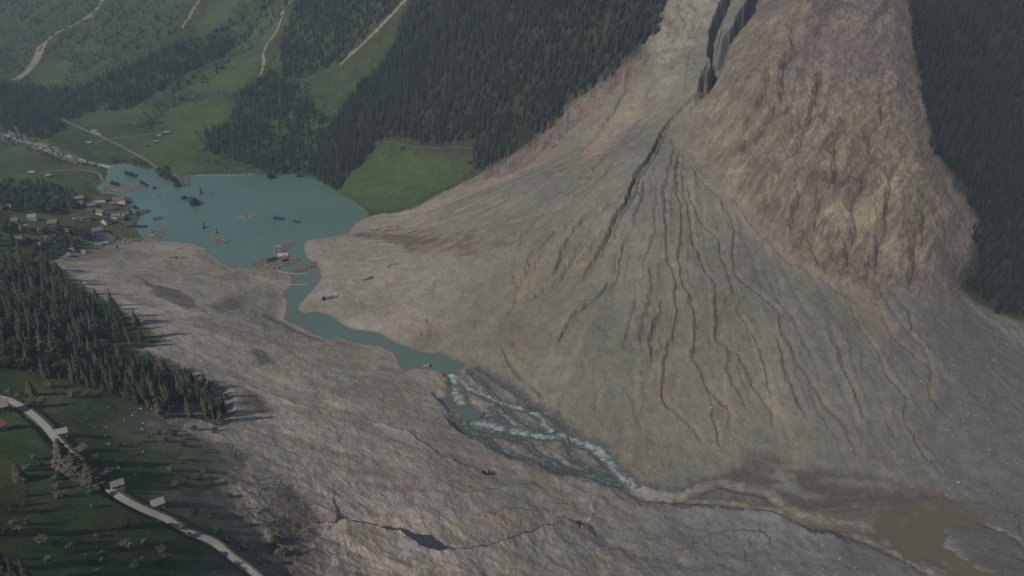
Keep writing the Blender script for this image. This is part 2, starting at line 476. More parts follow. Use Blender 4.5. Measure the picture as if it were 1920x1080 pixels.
gully([(1580,552),(1613,610),(1633,637),(1653,667),(1663,697),(1683,720),(1703,750),(1697,783),(1710,807),(1730,843),(1753,873),(1780,917)], 2.6, 3.2, 0.8, 3.0, asym=0.15)
gully([(1680,562),(1693,567),(1710,587),(1713,627),(1727,647),(1745,690),(1750,740),(1790,790)], 2.4, 1.8, 0.7, 4.2)
gully([(1440,560),(1400,562),(1385,580),(1400,600),(1413,627),(1430,670),(1443,710),(1450,760)], 2.6, 2.2, 0.6, 3.0)
gully([(1330,743),(1340,770),(1350,817),(1353,847)], 2.4, 2.2, 0.8, 3.2)
gully([(1203,503),(1193,553),(1187,607),(1173,660)], 2.2, 1.6, 0.2)
gully([(1240,330),(1227,427),(1217,477),(1205,540)], 2.6, 1.8, 0.25)
gully([(1180,420),(1160,470),(1150,520)], 3, 1.5, 0.0)
gully([(940,640),(965,690),(1000,720),(1030,760)], 5, 1.2, 0.7, 2.5)
gully([(1507,700),(1530,760),(1560,810),(1590,860)], 2.6, 1.2, 0.3, 3)
for g_ in ([(1150,375),(1112,420),(1088,468),(1062,508),(1048,530)], [(1108,388),(1078,428),(1058,478),(1042,518)], [(1090,398),(1028,448),(990,498),(978,540)], [(1012,418),(962,448),(905,468),(860,475)],
           [(1180,350),(1140,385),(1100,405),(1050,425),(1000,445)], [(1215,330),(1198,400),(1180,450),(1165,500),(1150,560)], [(1160,300),(1110,345),(1040,385),(970,415)], [(1230,480),(1222,540),(1212,600),(1205,660)],
           [(1450,620),(1470,670),(1490,730),(1520,790)], [(1380,620),(1372,680),(1385,740),(1400,780)], [(1560,600),(1580,660),(1600,720),(1625,790)], [(1240,560),(1228,620),(1222,690)]):
    gully(g_, 4.2, 2.6, 0.45, 2.2, lev=.5, warp=8, asym=.35)
# gullies of the rock slope
for g_ in ([(1553,130),(1530,180),(1513,240),(1487,287),(1460,327),(1447,353),(1425,395)], [(1597,230),(1573,267),(1567,317),(1553,353)], [(1507,350),(1487,393),(1477,427)],
           [(1553,355),(1530,400),(1520,430),(1527,463),(1543,517)], [(1690,300),(1672,350),(1667,393),(1663,453),(1657,493),(1633,535)], [(1740,400),(1725,450),(1715,510),(1700,560)],
           [(1450,120),(1430,180),(1405,240),(1390,300)], [(1500,60),(1480,120),(1465,180),(1440,250)], [(1620,330),(1605,390),(1600,450),(1585,510)], [(1660,180),(1640,240),(1625,300)]):
    gully(g_, 9, 7.5, 0.0, lev=0.25, warp=12)


def scarp(px, h, L, warp=3.0, side=1, face=1.6, far=0.0):
    """a step in the ground: the chosen side stands h higher right at the edge and eases back over L"""
    global Z
    P = smooth(W(px), 4)
    bi, bj, D, S, T = line_field(P, L * 3 + 4, warp, 5.0)
    ends = sstep(0, 0.12, T) * sstep(1, 0.88, T)
    s = D * S * side
    up = sstep(-face, face * 0.2, s) * np.exp(-np.maximum(s, 0) / L) - far * sstep(face * .5, -face, s) * np.exp(-np.maximum(-s, 0) / 11.0)
    up = up * sstep(L * 3, L * 2.2, D)
    Z[bi, bj] += (h * ends * up).astype(np.float32)


# cliff at the foot of the picture, bank above the river, edge under the broken hillside
scarp([(575,975),(600,988),(622,1001),(650,1004),(682,1002),(722,1014),(770,1032),(810,1050),(850,1058),(900,1052),(960,1034),(1040,1000),(1090,975)], 13, 40, 3.0, side=-1, far=0.95)
scarp([(1195,922),(1230,938),(1290,946),(1340,951),(1400,961),(1450,975),(1525,987),(1600,1005)], 10, 13, 2.5, side=-1, far=0.0)
scarp([(860,925),(910,922),(960,915),(1010,905)], 3, 8, 3.0, side=-1)
scarp([(1120,930),(1112,955),(1104,985),(1090,1015)], 3.0, 7, 3.0, side=1)
scarp([(1270,1060),(1290,1030),(1330,1010),(1420,1000),(1440,1030)], 3.5, 8, 4.0, side=-1)
scarp([(1395,1075),(1400,1030),(1430,985)], 1.2, 7, 3.0, side=1)
scarp([(860,965),(930,960),(1000,955),(1080,945)], 2.5, 6, 4, side=-1)
scarp([(690,790),(735,800),(790,828),(840,862),(915,885)], 2.0, 6, 3.0, side=-1)
scarp([(400,480),(424,497),(450,503),(480,503)], 2.5, 8, 1.0, side=1)
scarp([(440,720),(500,735),(560,760),(640,775)], 1.6, 6, 3, side=-1)
# sink holes with dark earth
SPOTS = [((340,482), 6.5, 4), ((621,557), 6, 4), ((688,521), 4, 2), ((916,885), 4, 3), ((735,497), 3.5, 2)]
for (u, v), r_, d_ in SPOTS:
    x0, y0 = ground_xy(u, v)
    P = np.array([(x0 - r_ * 1.0, y0 - 1), (x0 + r_ * 1.0, y0 + 2)])
    bi, bj, D, S, T = line_field(P, r_ * 4, 4)
    D = D + 3.5 * fbm(GX[bi, bj] / 5, GY[bi, bj] / 5, 3)
    m = sstep(r_ * 0.8, r_ * 0.35, D)
    Z[bi, bj] -= d_ * m
    DRK[bi, bj] = np.maximum(DRK[bi, bj], m * 1.0)

# ---- running water: route the drainage over the loose slopes, cut the channels it makes
FX = np.arange(-330, 600, 1.7); FY = np.arange(500, 1380, 1.7)
fx, fy = np.meshgrid(FX, FY)
H = sample(Z, fx, fy) + 0.5 * fbm(fx / 8, fy / 8, 3) + rng.normal(0, .12, fx.shape)
for _ in range(2):                       # close small pits
    Hp = np.pad(H, 1, mode='edge')
    nb = np.stack([Hp[1 + a:Hp.shape[0] - 1 + a, 1 + b:Hp.shape[1] - 1 + b] for a in (-1, 0, 1) for b in (-1, 0, 1) if a or b])
    H = np.maximum(H, nb.min(0) + .01)
Hp = np.pad(H, 1, mode='edge')
offs = [(a, b) for a in (-1, 0, 1) for b in (-1, 0, 1) if a or b]
drop = np.stack([(H - Hp[1 + a:Hp.shape[0] - 1 + a, 1 + b:Hp.shape[1] - 1 + b]) / math.hypot(a, b) for a, b in offs])
best_ = drop.argmax(0); okd = drop.max(0) > 0
ai = np.array([o_[0] for o_ in offs])[best_]; bi_2 = np.array([o_[1] for o_ in offs])[best_]
ii_, jj_ = np.indices(H.shape)
rec = np.clip(ii_ + ai, 0, H.shape[0] - 1) * H.shape[1] + np.clip(jj_ + bi_2, 0, H.shape[1] - 1)
src_ok = (sample(sdD, fx, fy) < -2)
acc = src_ok.astype(float).ravel().tolist()
recl = rec.ravel().tolist(); okl = okd.ravel().tolist()
for q_ in np.argsort(-H.ravel()).tolist():
    if okl[q_]:
        acc[recl[q_]] += acc[q_]
ACC = np.log2(np.maximum(np.array(acc).reshape(H.shape), 1))


def blur(a, k_):
    ker = np.ones(k_) / k_
    p_ = np.pad(a, k_ // 2, mode='edge')
    p_ = np.apply_along_axis(lambda r_: np.convolve(r_, ker, 'valid'), 0, p_)
    return np.apply_along_axis(lambda r_: np.convolve(r_, ker, 'valid'), 1, p_)


chan = np.clip((ACC - 5.7) / 6.3, 0, 1) * sstep(-.6, .1, fbm(fx / 90, fy / 90, 3))
cut_ = blur(chan, 3)
wide = blur(chan, 9)


def samp_reg(F):
    u = np.clip((GX - FX[0]) / 1.7, 0, len(FX) - 1.01); v = np.clip((GY - FY[0]) / 1.7, 0, len(FY) - 1.01)
    i_ = v.astype(int); j_ = u.astype(int); s_ = v - i_; t_ = u - j_
    o_ = F[i_, j_] * (1 - s_) * (1 - t_) + F[i_ + 1, j_] * s_ * (1 - t_) + F[i_, j_ + 1] * (1 - s_) * t_ + F[i_ + 1, j_ + 1] * s_ * t_
    ins = (GX > FX[1]) & (GX < FX[-2]) & (GY > FY[1]) & (GY < FY[-2])
    return np.where(ins, o_, 0).astype(np.float32)


CUT = samp_reg(cut_) * mD * (~NEAR) * sstep(-22, -5, Z0)
WIDE = samp_reg(wide) * mD * (~NEAR)
Z -= (CUT * 4.0 + WIDE * 1.6).astype(np.float32)
# levees: banks a little proud of the surface beside each channel
Z += (sstep(.04, .14, WIDE) * (1 - sstep(.1, .3, CUT)) * .5).astype(np.float32)

# river branches below the lake: centre line, half width, water level at both ends
BRANCH = [
    ('rapids', [(845,695),(853,716),(856,737),(868,756)], 4.5, -0.3, -4.0),
    ('rapids', [(862,757),(880,770),(886,785),(900,791),(927,798),(973,810),(1023,817),(1057,815),(1083,827),(1113,836),(1127,850),(1140,863),(1150,877),(1170,897),(1190,917)], 5.0, -4.2, -21.5),
    ('rapids', [(862,712),(880,728),(907,738),(950,757),(987,767),(1013,780),(1023,797),(1037,810)], 3.0, -1.0, -10.0),
    ('rapids', [(890,778),(912,777),(933,775),(953,783),(967,797),(987,810)], 2.2, -4.6, -8.0),
    ('backwater', [(868,780),(873,793),(893,807),(940,815),(990,830),(1003,847),(1040,867),(1063,880),(1107,890),(1133,902),(1172,908)], 2.6, -4.6, -21.0),
    ('backwater', [(900,695),(935,715),(967,733),(987,750),(993,768)], 1.6, -1.0, -7.5),
    ('backwater', [(880,700),(905,716),(930,745),(960,775),(1000,800),(1030,812)], 1.8, -1.0, -10.0),
    ('backwater', [(900,800),(930,830),(970,850),(1010,865),(1050,876)], 1.8, -5.0, -15.0),
    ('backwater', [(985,770),(1010,765),(1040,785),(1060,805),(1075,822)], 1.6, -7.5, -12.6),
    ('backwater', [(1060,818),(1070,845),(1090,868),(1120,885),(1150,893)], 1.8, -11.6, -19.5),
    ('backwater', [(925,770),(945,792),(975,803),(1005,815)], 1.5, -5.4, -9.0),
    ('muddy_river', [(1186,912),(1227,926),(1273,930),(1310,914),(1340,905),(1372,909),(1440,923),(1467,947),(1507,966),(1570,978),(1640,985)], 6.0, -21.4, -29.6),
    ('muddy_river', [(1290,938),(1350,940),(1420,950),(1480,962),(1530,985)], 3.0, -23.4, -28.6),
    ('muddy_river', [(1822,968),(1845,980),(1867,990),(1897,1003),(1930,1020),(1990,1050)], 4.0, -30.0, -34.0),
    ('muddy_river', [(1560,980),(1610,1003),(1665,1030),(1725,1062),(1790,1095)], 3.5, -29.2, -32.0),
    ('upper_river', [(-60,222),(0,236),(14,250),(34,264),(60,272),(95,283),(130,293),(165,303),(210,312)], 5.0, 14.0, 0.0),
]
BR = []
_f = []
BMIN = np.full(GX.shape, 99, np.float32)
WET = np.zeros(GX.shape, np.float32)
for nm, px, hw, z0, z1 in BRANCH:
    P = smooth(W(px), 5)
    # the water follows the fall of the valley floor, never uphill
    zl = sample(Z0, P[:, 0], P[:, 1]) - 1.0
    tt = np.linspace(0, 1, len(P))
    zl = zl + (z0 - zl[0]) * sstep(.35, 0, tt) + (z1 - zl[-1]) * sstep(.65, 1, tt)
    zl = np.minimum.accumulate(zl)
    L_ = np.concatenate([[0], np.cumsum(np.hypot(*(np.diff(P, axis=0).T)))]); L_ /= L_[-1]
    bi, bj, D, S, T = line_field(P, hw * 4 + 14, 3.2)
    lev = np.interp(T, L_, zl)
    b = D - hw * (1 + 0.7 * WX1[bi, bj] + .35 * WY1[bi, bj]) + 2.4 * fbm(GX[bi, bj] / 4.5, GY[bi, bj] / 4.5, 3)
    k = sstep(0, hw * 2 + 8, b)
    zz = Z[bi, bj]
    bank = lev + 0.15 + np.clip(b, 0, 9) * 0.14 + .35 * fbm(GX[bi, bj] / 5, GY[bi, bj] / 5, 2)
    Z[bi, bj] = np.where(b < hw * 2 + 8, bank * (1 - k) + zz * k, zz)
    BR.append((nm, P, hw, L_, zl))
    _f.append((bi, bj, b, lev))
    BMIN[bi, bj] = np.minimum(BMIN[bi, bj], b)
    WET[bi, bj] = np.maximum(WET[bi, bj], sstep(9, 1, b + 6 * fbm(GX[bi, bj] / 6, GY[bi, bj] / 6, 3)))
for bi, bj, b, lev in _f:
    zz = Z[bi, bj]
    Z[bi, bj] = np.where(b < 1.0, np.minimum(zz, lev - 0.3 + np.clip(b, -4, 1.0) * 0.35), zz)
# lake basin and shore
shore = np.where(sdL < 0, np.maximum(sdL * 0.18, -7) - 0.25, 0.12 + sdL * 0.10)
k = sstep(3, 22, sdL)
lift = np.where(sdL < 22, np.maximum(shore * (1 - k) + Z * k, 0.12 + sdL * 0.02), Z)
free = sstep(1, 6, BMIN)
Z = np.where(sdL < 0, np.minimum(Z, shore), Z + (lift - Z) * free).astype(np.float32)
POOLS = [
    ('green_pool', at_water([(823,747),(850,742),(873,742),(876,757),(900,772),(892,781),(873,782),(847,765)], -4.2), -4.2),
    ('muddy_pond', at_water([(1613,985),(1640,965),(1680,948),(1707,941),(1757,937),(1800,947),(1833,973),(1827,990),(1800,985),(1773,984),(1763,1003),(1773,1030),(1813,1055),(1870,1080),(1900,1110),(1800,1110),(1793,1078),(1760,1053),(1700,1042),(1673,1020),(1640,1000)], -30.0), -30.0),
    ('dark_pool', None, 5.0),
]
PSD = []
x0 = W([(165,434),(180,433),(195,440),(207,448),(200,454),(186,451),(172,442)])
lv = float(sample(Z, x0[:, 0], x0[:, 1]).min())
POOLS[2] = ('dark_pool', x0, lv)
for nm, P, lev in POOLS:
    sd = poly_sd(P, 40, 3.0)
    if nm == 'muddy_pond':
        sd = sd + 9 * fbm((GX + GY * .4) / 34, (GY - GX * .3) / 9, 4)
    bed = np.where(sd < 0, lev - 0.3 + np.maximum(sd, -12) * 0.2, lev + 0.1 + sd * 0.07)
    rng_ = 32 if nm == 'muddy_pond' else 9
    k = sstep(2, rng_, sd)
    lift = np.where(sd < rng_, np.maximum(bed * (1 - k) + Z * k, lev + 0.06), Z)
    Z = np.where(sd < 0, np.minimum(Z, bed), Z + (lift - Z) * sstep(0, 3, BMIN)).astype(np.float32)
    PSD.append(sd)

# roads: level the ground under them
ROADS = [
    ('road', [(-60,728),(0,746),(20,753),(40,765),(60,780),(85,803),(107,828),(135,858),(165,885),(197,912),(212,926),(235,940),(270,956),(310,973),(332,986),(360,1001),(400,1019),(430,1043),(460,1066),(500,1100)], 1.9, 'concrete'),
    ('road', [(118,225),(128,230),(167,245),(197,258),(225,272),(268,297),(298,316)], 2.6, 'pale'),
    ('track', [(197,259),(177,268)], 1.6, 'pale'),
    ('track', [(197,258),(228,257),(250,256),(275,252),(300,248),(335,248),(372,248)], 1.5, 'pale'),
    ('track', [(67,328),(92,322),(142,318),(175,322),(187,328),(192,336)], 1.8, 'pale'),
    ('track', [(720,267),(760,272),(817,280),(887,280)], 1.3, 'pale'),
    ('track', [(548,236),(580,238),(620,239)], 1.3, 'pale'),
]
RD = []
for nm, px, hw, mt in ROADS:
    P = smooth(W(px), 6)
    # resample every 3 m
    L = np.concatenate([[0], np.cumsum(np.hypot(*(np.diff(P, axis=0).T)))])
    s = np.arange(0, L[-1], 3.0)
    P = np.stack([np.interp(s, L, P[:, 0]), np.interp(s, L, P[:, 1])], 1)
    zr = sample(Z, P[:, 0], P[:, 1])
    ker = np.ones(9) / 9
    zr = np.convolve(np.pad(zr, 4, mode='edge'), ker, 'valid')
    bi, bj, D, S, T = line_field(P, hw * 3 + 6, 0)
    lev = np.interp(T * s[-1], s, zr) - 0.12
    k = sstep(hw * 1.25, hw * 2.2 + 2.5, D)
    Z[bi, bj] = np.where(D < hw * 2.2 + 2.5, lev * (1 - k) + Z[bi, bj] * k, Z[bi, bj])
    RD.append((nm, P, zr, hw, mt))

# ------------------------------------------------------------------ ground colours (albedo)
def C(*c):
    return np.array(c, np.float32)


def mix(A_, B_, t):
    t = np.clip(t, 0, 1)[..., None]
    return A_ * (1 - t) + B_ * t


gn1 = fbm(GX / 90, GY / 90, 4); gn2 = fbm(GX / 18 + 7, GY / 18, 4); gn3 = fbm(GX / 300 + 3, GY / 300, 3)
ALB = np.zeros(GX.shape + (3,), np.float32)
grass = mix(C(.056, .084, .030), C(.094, .128, .040), 0.5 + gn1 * 1.2)
grass = mix(grass, C(.085, .088, .045), sstep(0.15, 0.6, gn2) * 0.5)
grass = mix(grass, C(.095, .115, .036), sstep(.1, .5, fbm(GX / 30 + 5, GY / 42, 4)) * .6)
grass = mix(grass, C(.075, .068, .040), sstep(.12, .5, fbm(GX / 24 + 25, GY / 24, 4)) * .6)
ALB[:] = grass
MEADOWS = [W(p) for p in (
    [(625,350),(660,325),(690,300),(705,270),(760,275),(890,282),(880,320),(840,350),(790,375),(700,397),(650,378)],
    [(230,256),(300,250),(372,250),(365,300),(380,320),(330,326),(300,312),(250,285)],
    [(170,190),(240,185),(290,205),(270,232),(200,235),(150,228)],
    [(300,205),(350,190),(420,190),(430,225),(380,245),(310,246)],
    [(60,130),(90,115),(135,120),(115,160),(85,175),(60,165)],
    [(145,85),(175,75),(190,95),(170,112),(145,105)],
    [(70,330),(140,322),(185,332),(190,350),(150,365),(90,350)],
    [(0,282),(40,278),(100,300),(110,320),(60,322),(0,330)],
    [(350,170),(420,110),(470,60),(530,10),(545,40),(510,80),(485,140),(430,175)],
    [(690,150),(730,80),(775,10),(800,0),(770,60),(730,120),(700,165)],
    [(375,40),(420,0),(450,0),(400,70),(360,100)])]
mM = np.zeros(GX.shape, np.float32)
for P in MEADOWS:
    mM = np.maximum(mM, sstep(10, -14, poly_sd(P, 40, 10)))
scrubc = mix(C(.042, .062, .026), C(.064, .086, .034), 0.5 + gn2)
ALB = np.where((~NEAR)[..., None] & (mM < 1)[..., None], mix(scrubc, grass, mM), ALB)
ALB = mix(ALB, C(.058, .092, .034), mM * 0.7 * (0.7 + 0.4 * gn1))

deb = mix(C(.275, .25, .20), C(.32, .29, .232), 0.5 + gn1 * 1.1)
pale = mNearD * sstep(8, 40, Z0) * sstep(140, 20, GX)
NEARGREY = mNearD * sstep(40, 170, GX)
deb = mix(deb, mix(C(.44, .385, .305), C(.53, .465, .37), 0.5 + gn1), pale)
deb = mix(deb, C(.30, .26, .215), sstep(0.0, 0.6, gn2) * 0.5)
greyc = mix(C(.150, .149, .124), C(.188, .183, .150), 0.5 + gn1)
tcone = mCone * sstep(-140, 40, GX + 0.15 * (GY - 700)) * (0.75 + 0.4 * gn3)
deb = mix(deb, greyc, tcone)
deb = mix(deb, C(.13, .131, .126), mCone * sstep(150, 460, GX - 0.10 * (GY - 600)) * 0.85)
# radial stripes of finer and coarser debris
stripe = np.where(below > .5, fbm(CA * 22 + gn3, CR / 300, 4), fbm(fs / 20 + wv, fd / 140, 4))
deb = mix(deb, C(.30, .27, .215), mCone * sstep(0.1, 0.55, stripe) * 0.45)
deb = mix(deb, C(.19, .19, .18), mCone * sstep(0.1, 0.6, -stripe) * 0.4)
ORE = fbm(GX / 70 + 20, GY / 28, 4)
deb = mix(deb, C(.37, .285, .22), fore * sstep(0.0, 0.5, ORE) * 0.7 + rough * sstep(0.15, 0.6, ORE) * 0.45)
deb = mix(deb, C(.30, .295, .285), fore * sstep(0.05, 0.5, -ORE) * 0.7 * sstep(-60, 60, GX) + fore * 0.35 * sstep(60, 160, GX))
mud1 = sstep(.08, .2, fbm((GX + 20 * WX1) / 60 + 11, (GY + 20 * WY1) / 34, 5))
deb = mix(deb, C(.33, .275, .21), mNearD * (1 - NEARGREY) * mud1 * .55)
deb = mix(deb, C(.36, .345, .325), mNearD * (1 - NEARGREY) * sstep(.12, .25, fbm(GX / 45 + 31, GY / 22, 5)) * .55)
deb = mix(deb, C(.20, .198, .195), NEARGREY * .8)
deb = mix(deb, C(.285, .225, .145), TRK * 0.45 * sstep(-.5, .4, WX2))
deb = mix(deb, C(.15, .125, .095), sstep(0.62, 1.05, TRK) * 0.45)
rockc = mix(C(.20, .162, .122), C(.25, .212, .156), 0.5 + rg * 0.6)
rb = fbm(fs / 40 + wv * 2, fd / 170, 5)
rockc = mix(rockc, C(.31, .265, .165), sstep(0.05, 0.5, rb) * sstep(240, 90, Z0) * 0.8)
rockc = mix(rockc, C(.145, .108, .092), sstep(0.0, 0.45, -rb + 0.3 * gn2) * 0.8)
rockc = mix(rockc, C(.165, .143, .132), sstep(150, 260, Z0) * sstep(-.3, .4, gn1) * 0.7)
rs2 = fbm(fs / 4.5 + wv * 3, fd / 45, 4)
rockc = rockc * (1 + .45 * rs2 + .28 * fbm(GX / 4.5, GY / 4.5, 3) + .2 * fbm(fs / 60, fd / 14, 4))[..., None]
rockc = rockc * (.80 + .2 * BLK + .14 * BLK2)[..., None]
rockc = mix(rockc, C(.32, .275, .195), sstep(.72, .86, BLK2 * .5 + BLK * .4 + .4 * gn2) * .5 * sstep(270, 150, Z0))
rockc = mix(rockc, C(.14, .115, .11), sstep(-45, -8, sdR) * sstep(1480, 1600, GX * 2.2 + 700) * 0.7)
deb = deb * (1 + .16 * fbm(GX / 4, GY / 4, 3) + .14 * fbm(GX / 14, GY / 14, 4))[..., None]
deb = mix(deb, C(.27, .215, .145), mCone * sstep(.05, .28, WIDE + .12 * WX2) * .75)
deb = mix(deb, C(.125, .105, .08), mCone * sstep(.25, .6, CUT) * .6)
rockc = mix(rockc, C(.12, .092, .08), sstep(.15, .5, CUT) * .5)
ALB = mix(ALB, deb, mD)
ALB = mix(ALB, rockc, mR)


def tint(px, col, amt, soft=10, warp=10, streak=None):
    global ALB
    sd = poly_sd(W(px), 40, warp)
    m = sstep(soft, -soft, sd) * amt
    if streak:
        m = m * sstep(-.25, .15, fbm(GX / streak[0] + WX1, GY / streak[1] + WY1, 4))
    ALB = mix(ALB, C(*col), m)


# pale scar left of the ravine, brown fringe of dead wood along the slide, darker wet fields, stains
tint([(1245,-60),(1340,-60),(1352,0),(1330,50),(1296,95),(1280,140),(1240,170),(1215,120),(1230,60)], (.34,.305,.24), .75, 12, 14, (18, 18))
tint([(1215,90),(1190,112),(1110,168),(1050,220),(1000,275),(940,320),(960,330),(1030,300),(1080,250),(1150,190),(1215,140)], (.22,.165,.13), .8, 16, 16, (14, 14))
tint([(1100,250),(1170,200),(1200,160),(1215,180),(1180,240),(1120,290),(1085,310)], (.34,.275,.20), .6, 12)
tint([(1000,275),(930,318),(870,343),(800,381),(740,398),(780,400),(860,372),(950,340),(1010,310)], (.30,.24,.19), .6, 8, 14, (12, 12))
tint([(640,440),(720,425),(780,430),(850,440),(930,445),(975,455),(930,470),(860,470),(800,470),(740,455),(700,447)], (.155,.12,.088), .85, 6, 26, (26, 6))
tint([(690,447),(760,440),(830,450),(760,462)], (.13,.10,.078), .6, 5, 16)
tint([(258,518),(300,535),(340,545),(372,575),(340,580),(300,560)], (.15,.125,.105), .85, 5, 12)
tint([(395,575),(440,553),(462,552),(450,570),(410,585)], (.17,.14,.115), .75, 5, 12)
tint([(410,510),(465,508),(470,525),(420,527)], (.20,.175,.15), .6, 5, 12)
tint([(470,650),(500,660),(515,680),(490,685),(472,668)], (.15,.14,.09), .8, 4, 10)
tint([(455,730),(480,740),(515,770),(500,775),(465,760)], (.15,.13,.10), .8, 4, 10)
tint([(230,470),(260,466),(250,485),(232,488)], (.20,.185,.16), .6, 5, 12)
tint([(765,640),(800,615),(830,620),(810,650),(790,665)], (.17,.14,.11), .7, 8, 14)
tint([(940,600),(1010,590),(1000,660),(960,690),(930,650)], (.19,.16,.11), .6, 14, 16)
tint([(1363,890),(1395,868),(1420,850),(1460,850),(1513,877),(1613,893),(1680,902),(1747,917),(1800,942),(1757,940),(1680,950),(1600,975),(1500,955),(1440,922),(1370,908)], (.12,.10,.078), .9, 8, 14, (40, 10))
tint([(1680,902),(1747,915),(1795,940),(1760,938),(1700,920)], (.15,.10,.075), .7, 5, 8)
tint([(1360,880),(1400,860),(1440,870),(1440,915),(1380,905)], (.11,.10,.085), .7, 6, 8)
tint([(1700,640),(1745,680),(1770,730),(1740,745),(1700,690)], (.22,.175,.135), .4, 10, 16, (10, 20))
tint([(1590,560),(1640,575),(1690,600),(1660,640),(1620,620)], (.26,.21,.155), .6, 10, 14)
tint([(1790,360),(1830,420),(1820,480),(1795,560),(1760,560),(1775,470),(1770,400)], (.175,.14,.13), .8, 10, 16)
tint([(1480,70),(1590,60),(1660,90),(1640,150),(1540,110),(1470,110)], (.19,.15,.145), .7, 12, 18)
tint([(1400,0),(1500,0),(1480,30),(1420,45)], (.19,.16,.15), .6, 10, 16)
tint([(1780,985),(1830,995),(1930,1024),(1990,1060),(1990,1120),(1880,1085),(1820,1055),(1775,1010)], (.13,.125,.12), .9, 5, 6)
tint([(1560,1000),(1640,1010),(1720,1070),(1700,1100),(1560,1060)], (.17,.165,.16), .6, 8, 10)
tint([(985,470),(1010,480),(1005,530),(985,570),(960,585),(970,520)], (.27,.225,.155), .6, 8, 14)
tint([(1125,440),(1140,445),(1105,500),(1060,530),(1080,485)], (.26,.215,.145), .6, 6, 12)
tint([(1240,560),(1300,570),(1360,640),(1380,720),(1340,730),(1290,650)], (.235,.20,.145), .45, 14, 18, (16, 30))
tint([(1060,545),(1090,560),(1075,590),(1055,600)], (.27,.225,.155), .5, 6, 10)
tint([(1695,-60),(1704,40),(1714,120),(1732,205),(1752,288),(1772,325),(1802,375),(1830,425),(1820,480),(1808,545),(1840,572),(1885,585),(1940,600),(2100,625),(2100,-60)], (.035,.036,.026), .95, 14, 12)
tint([(800,-40),(1260,-60),(1236,40),(1190,112),(1110,168),(1050,220),(990,278),(930,315),(890,300),(760,268),(712,262),(640,340),(590,330),(620,240),(690,150),(740,80)], (.04,.044,.028), .8, 14, 12)
# scars on the far mountainside
SCAR = C(.30, .25, .20)
for px, hw in (([(200,-30),(193,0),(180,23),(140,50),(100,70),(77,92)], 6), ([(77,90),(66,115),(50,135),(32,149)], 12), ([(380,-20),(377,0),(360,27),(343,57)], 3), ([(560,-20),(550,0),(533,23),(520,63),(497,93),(493,127),(487,143)], 3.2),
               ([(780,-10),(770,0),(727,43),(700,73),(670,100),(640,123)], 4)):
    P = smooth(W(px), 4)
    bi, bj, D, S, T = line_field(P, hw * 3, 4)
    m = sstep(hw * 1.1, hw * 0.5, D)
    ALB[bi, bj] = mix(ALB[bi, bj], SCAR, m * 0.9)
    Z[bi, bj] -= 1.2 * m
# upstream gravel bed, village ground, dust on the near hillside by the debris edge
tint([(-20,225),(30,240),(60,262),(110,280),(160,300),(150,308),(90,290),(40,275),(-20,262)], (.24,.21,.18), .85, 5, 10)
nearg = NEAR & (sdD > -4)
dust = sstep(52, 0, sdD + 26 * gn2 + 18 * gn1) * nearg * sstep(900, 700, np.hypot(GX, GY)) * sstep(-330, -200, GX + 0.3 * (600 - GY))
ALB = mix(ALB, mix(C(.19, .175, .125), C(.33, .295, .235), 0.5 + gn2), dust * 0.85)
tint([(520,900),(570,930),(600,1000),(600,1090),(560,1090),(520,1040),(500,960)], (.17,.125,.105), .7, 10, 12)
tint([(120,470),(170,460),(215,458),(230,470),(160,490),(110,492)], (.20,.18,.15), .7, 5, 8)
tint([(130,400),(170,390),(200,440),(150,445),(120,430)], (.075,.075,.045), .5, 8, 8)
ALB = mix(ALB, C(.105, .105, .10), WET * 0.8 * mD)
ALB = mix(ALB, C(.045, .038, .035), DRK)
# lake bed and shore line
ALB = mix(ALB, C(.16, .15, .125), sstep(3.0, 0.5, sdL) * (~(mD < 0.3)))
for sd in PSD:
    ALB = mix(ALB, C(.12, .105, .085), sstep(5, 0, sd) * 0.7)
ALB = np.clip(ALB, 0.01, 0.6).astype(np.float32)

# ------------------------------------------------------------------ material helpers
MATS = {}


def node_mat(name):
    m = bpy.data.materials.new(name)
    m.use_nodes = True
    t = m.node_tree
    return m, t, t.nodes['Principled BSDF']


def N(t, typ, **kw):
    nd = t.nodes.new(typ)
    for k_, v_ in kw.items():
        setattr(nd, k_, v_)
    return nd


def noise_node(t, vec, scale, detail=5, rough=.6):
    nz = N(t, 'ShaderNodeTexNoise')
    nz.inputs['Scale'].default_value = scale
    nz.inputs['Detail'].default_value = detail
    nz.inputs['Roughness'].default_value = rough
    t.links.new(vec, nz.inputs['Vector'])
    return nz.outputs['Fac']


def maprange(t, f, a, b, c, d):
    m = N(t, 'ShaderNodeMapRange')
    m.inputs[1].default_value = a; m.inputs[2].default_value = b; m.inputs[3].default_value = c; m.inputs[4].default_value = d
    t.links.new(f, m.inputs[0])
    return m.outputs[0]


def vmul(t, col, fac):
    m = N(t, 'ShaderNodeVectorMath', operation='SCALE')
    t.links.new(col, m.inputs[0]); t.links.new(fac, m.inputs['Scale'])
    return m.outputs[0]


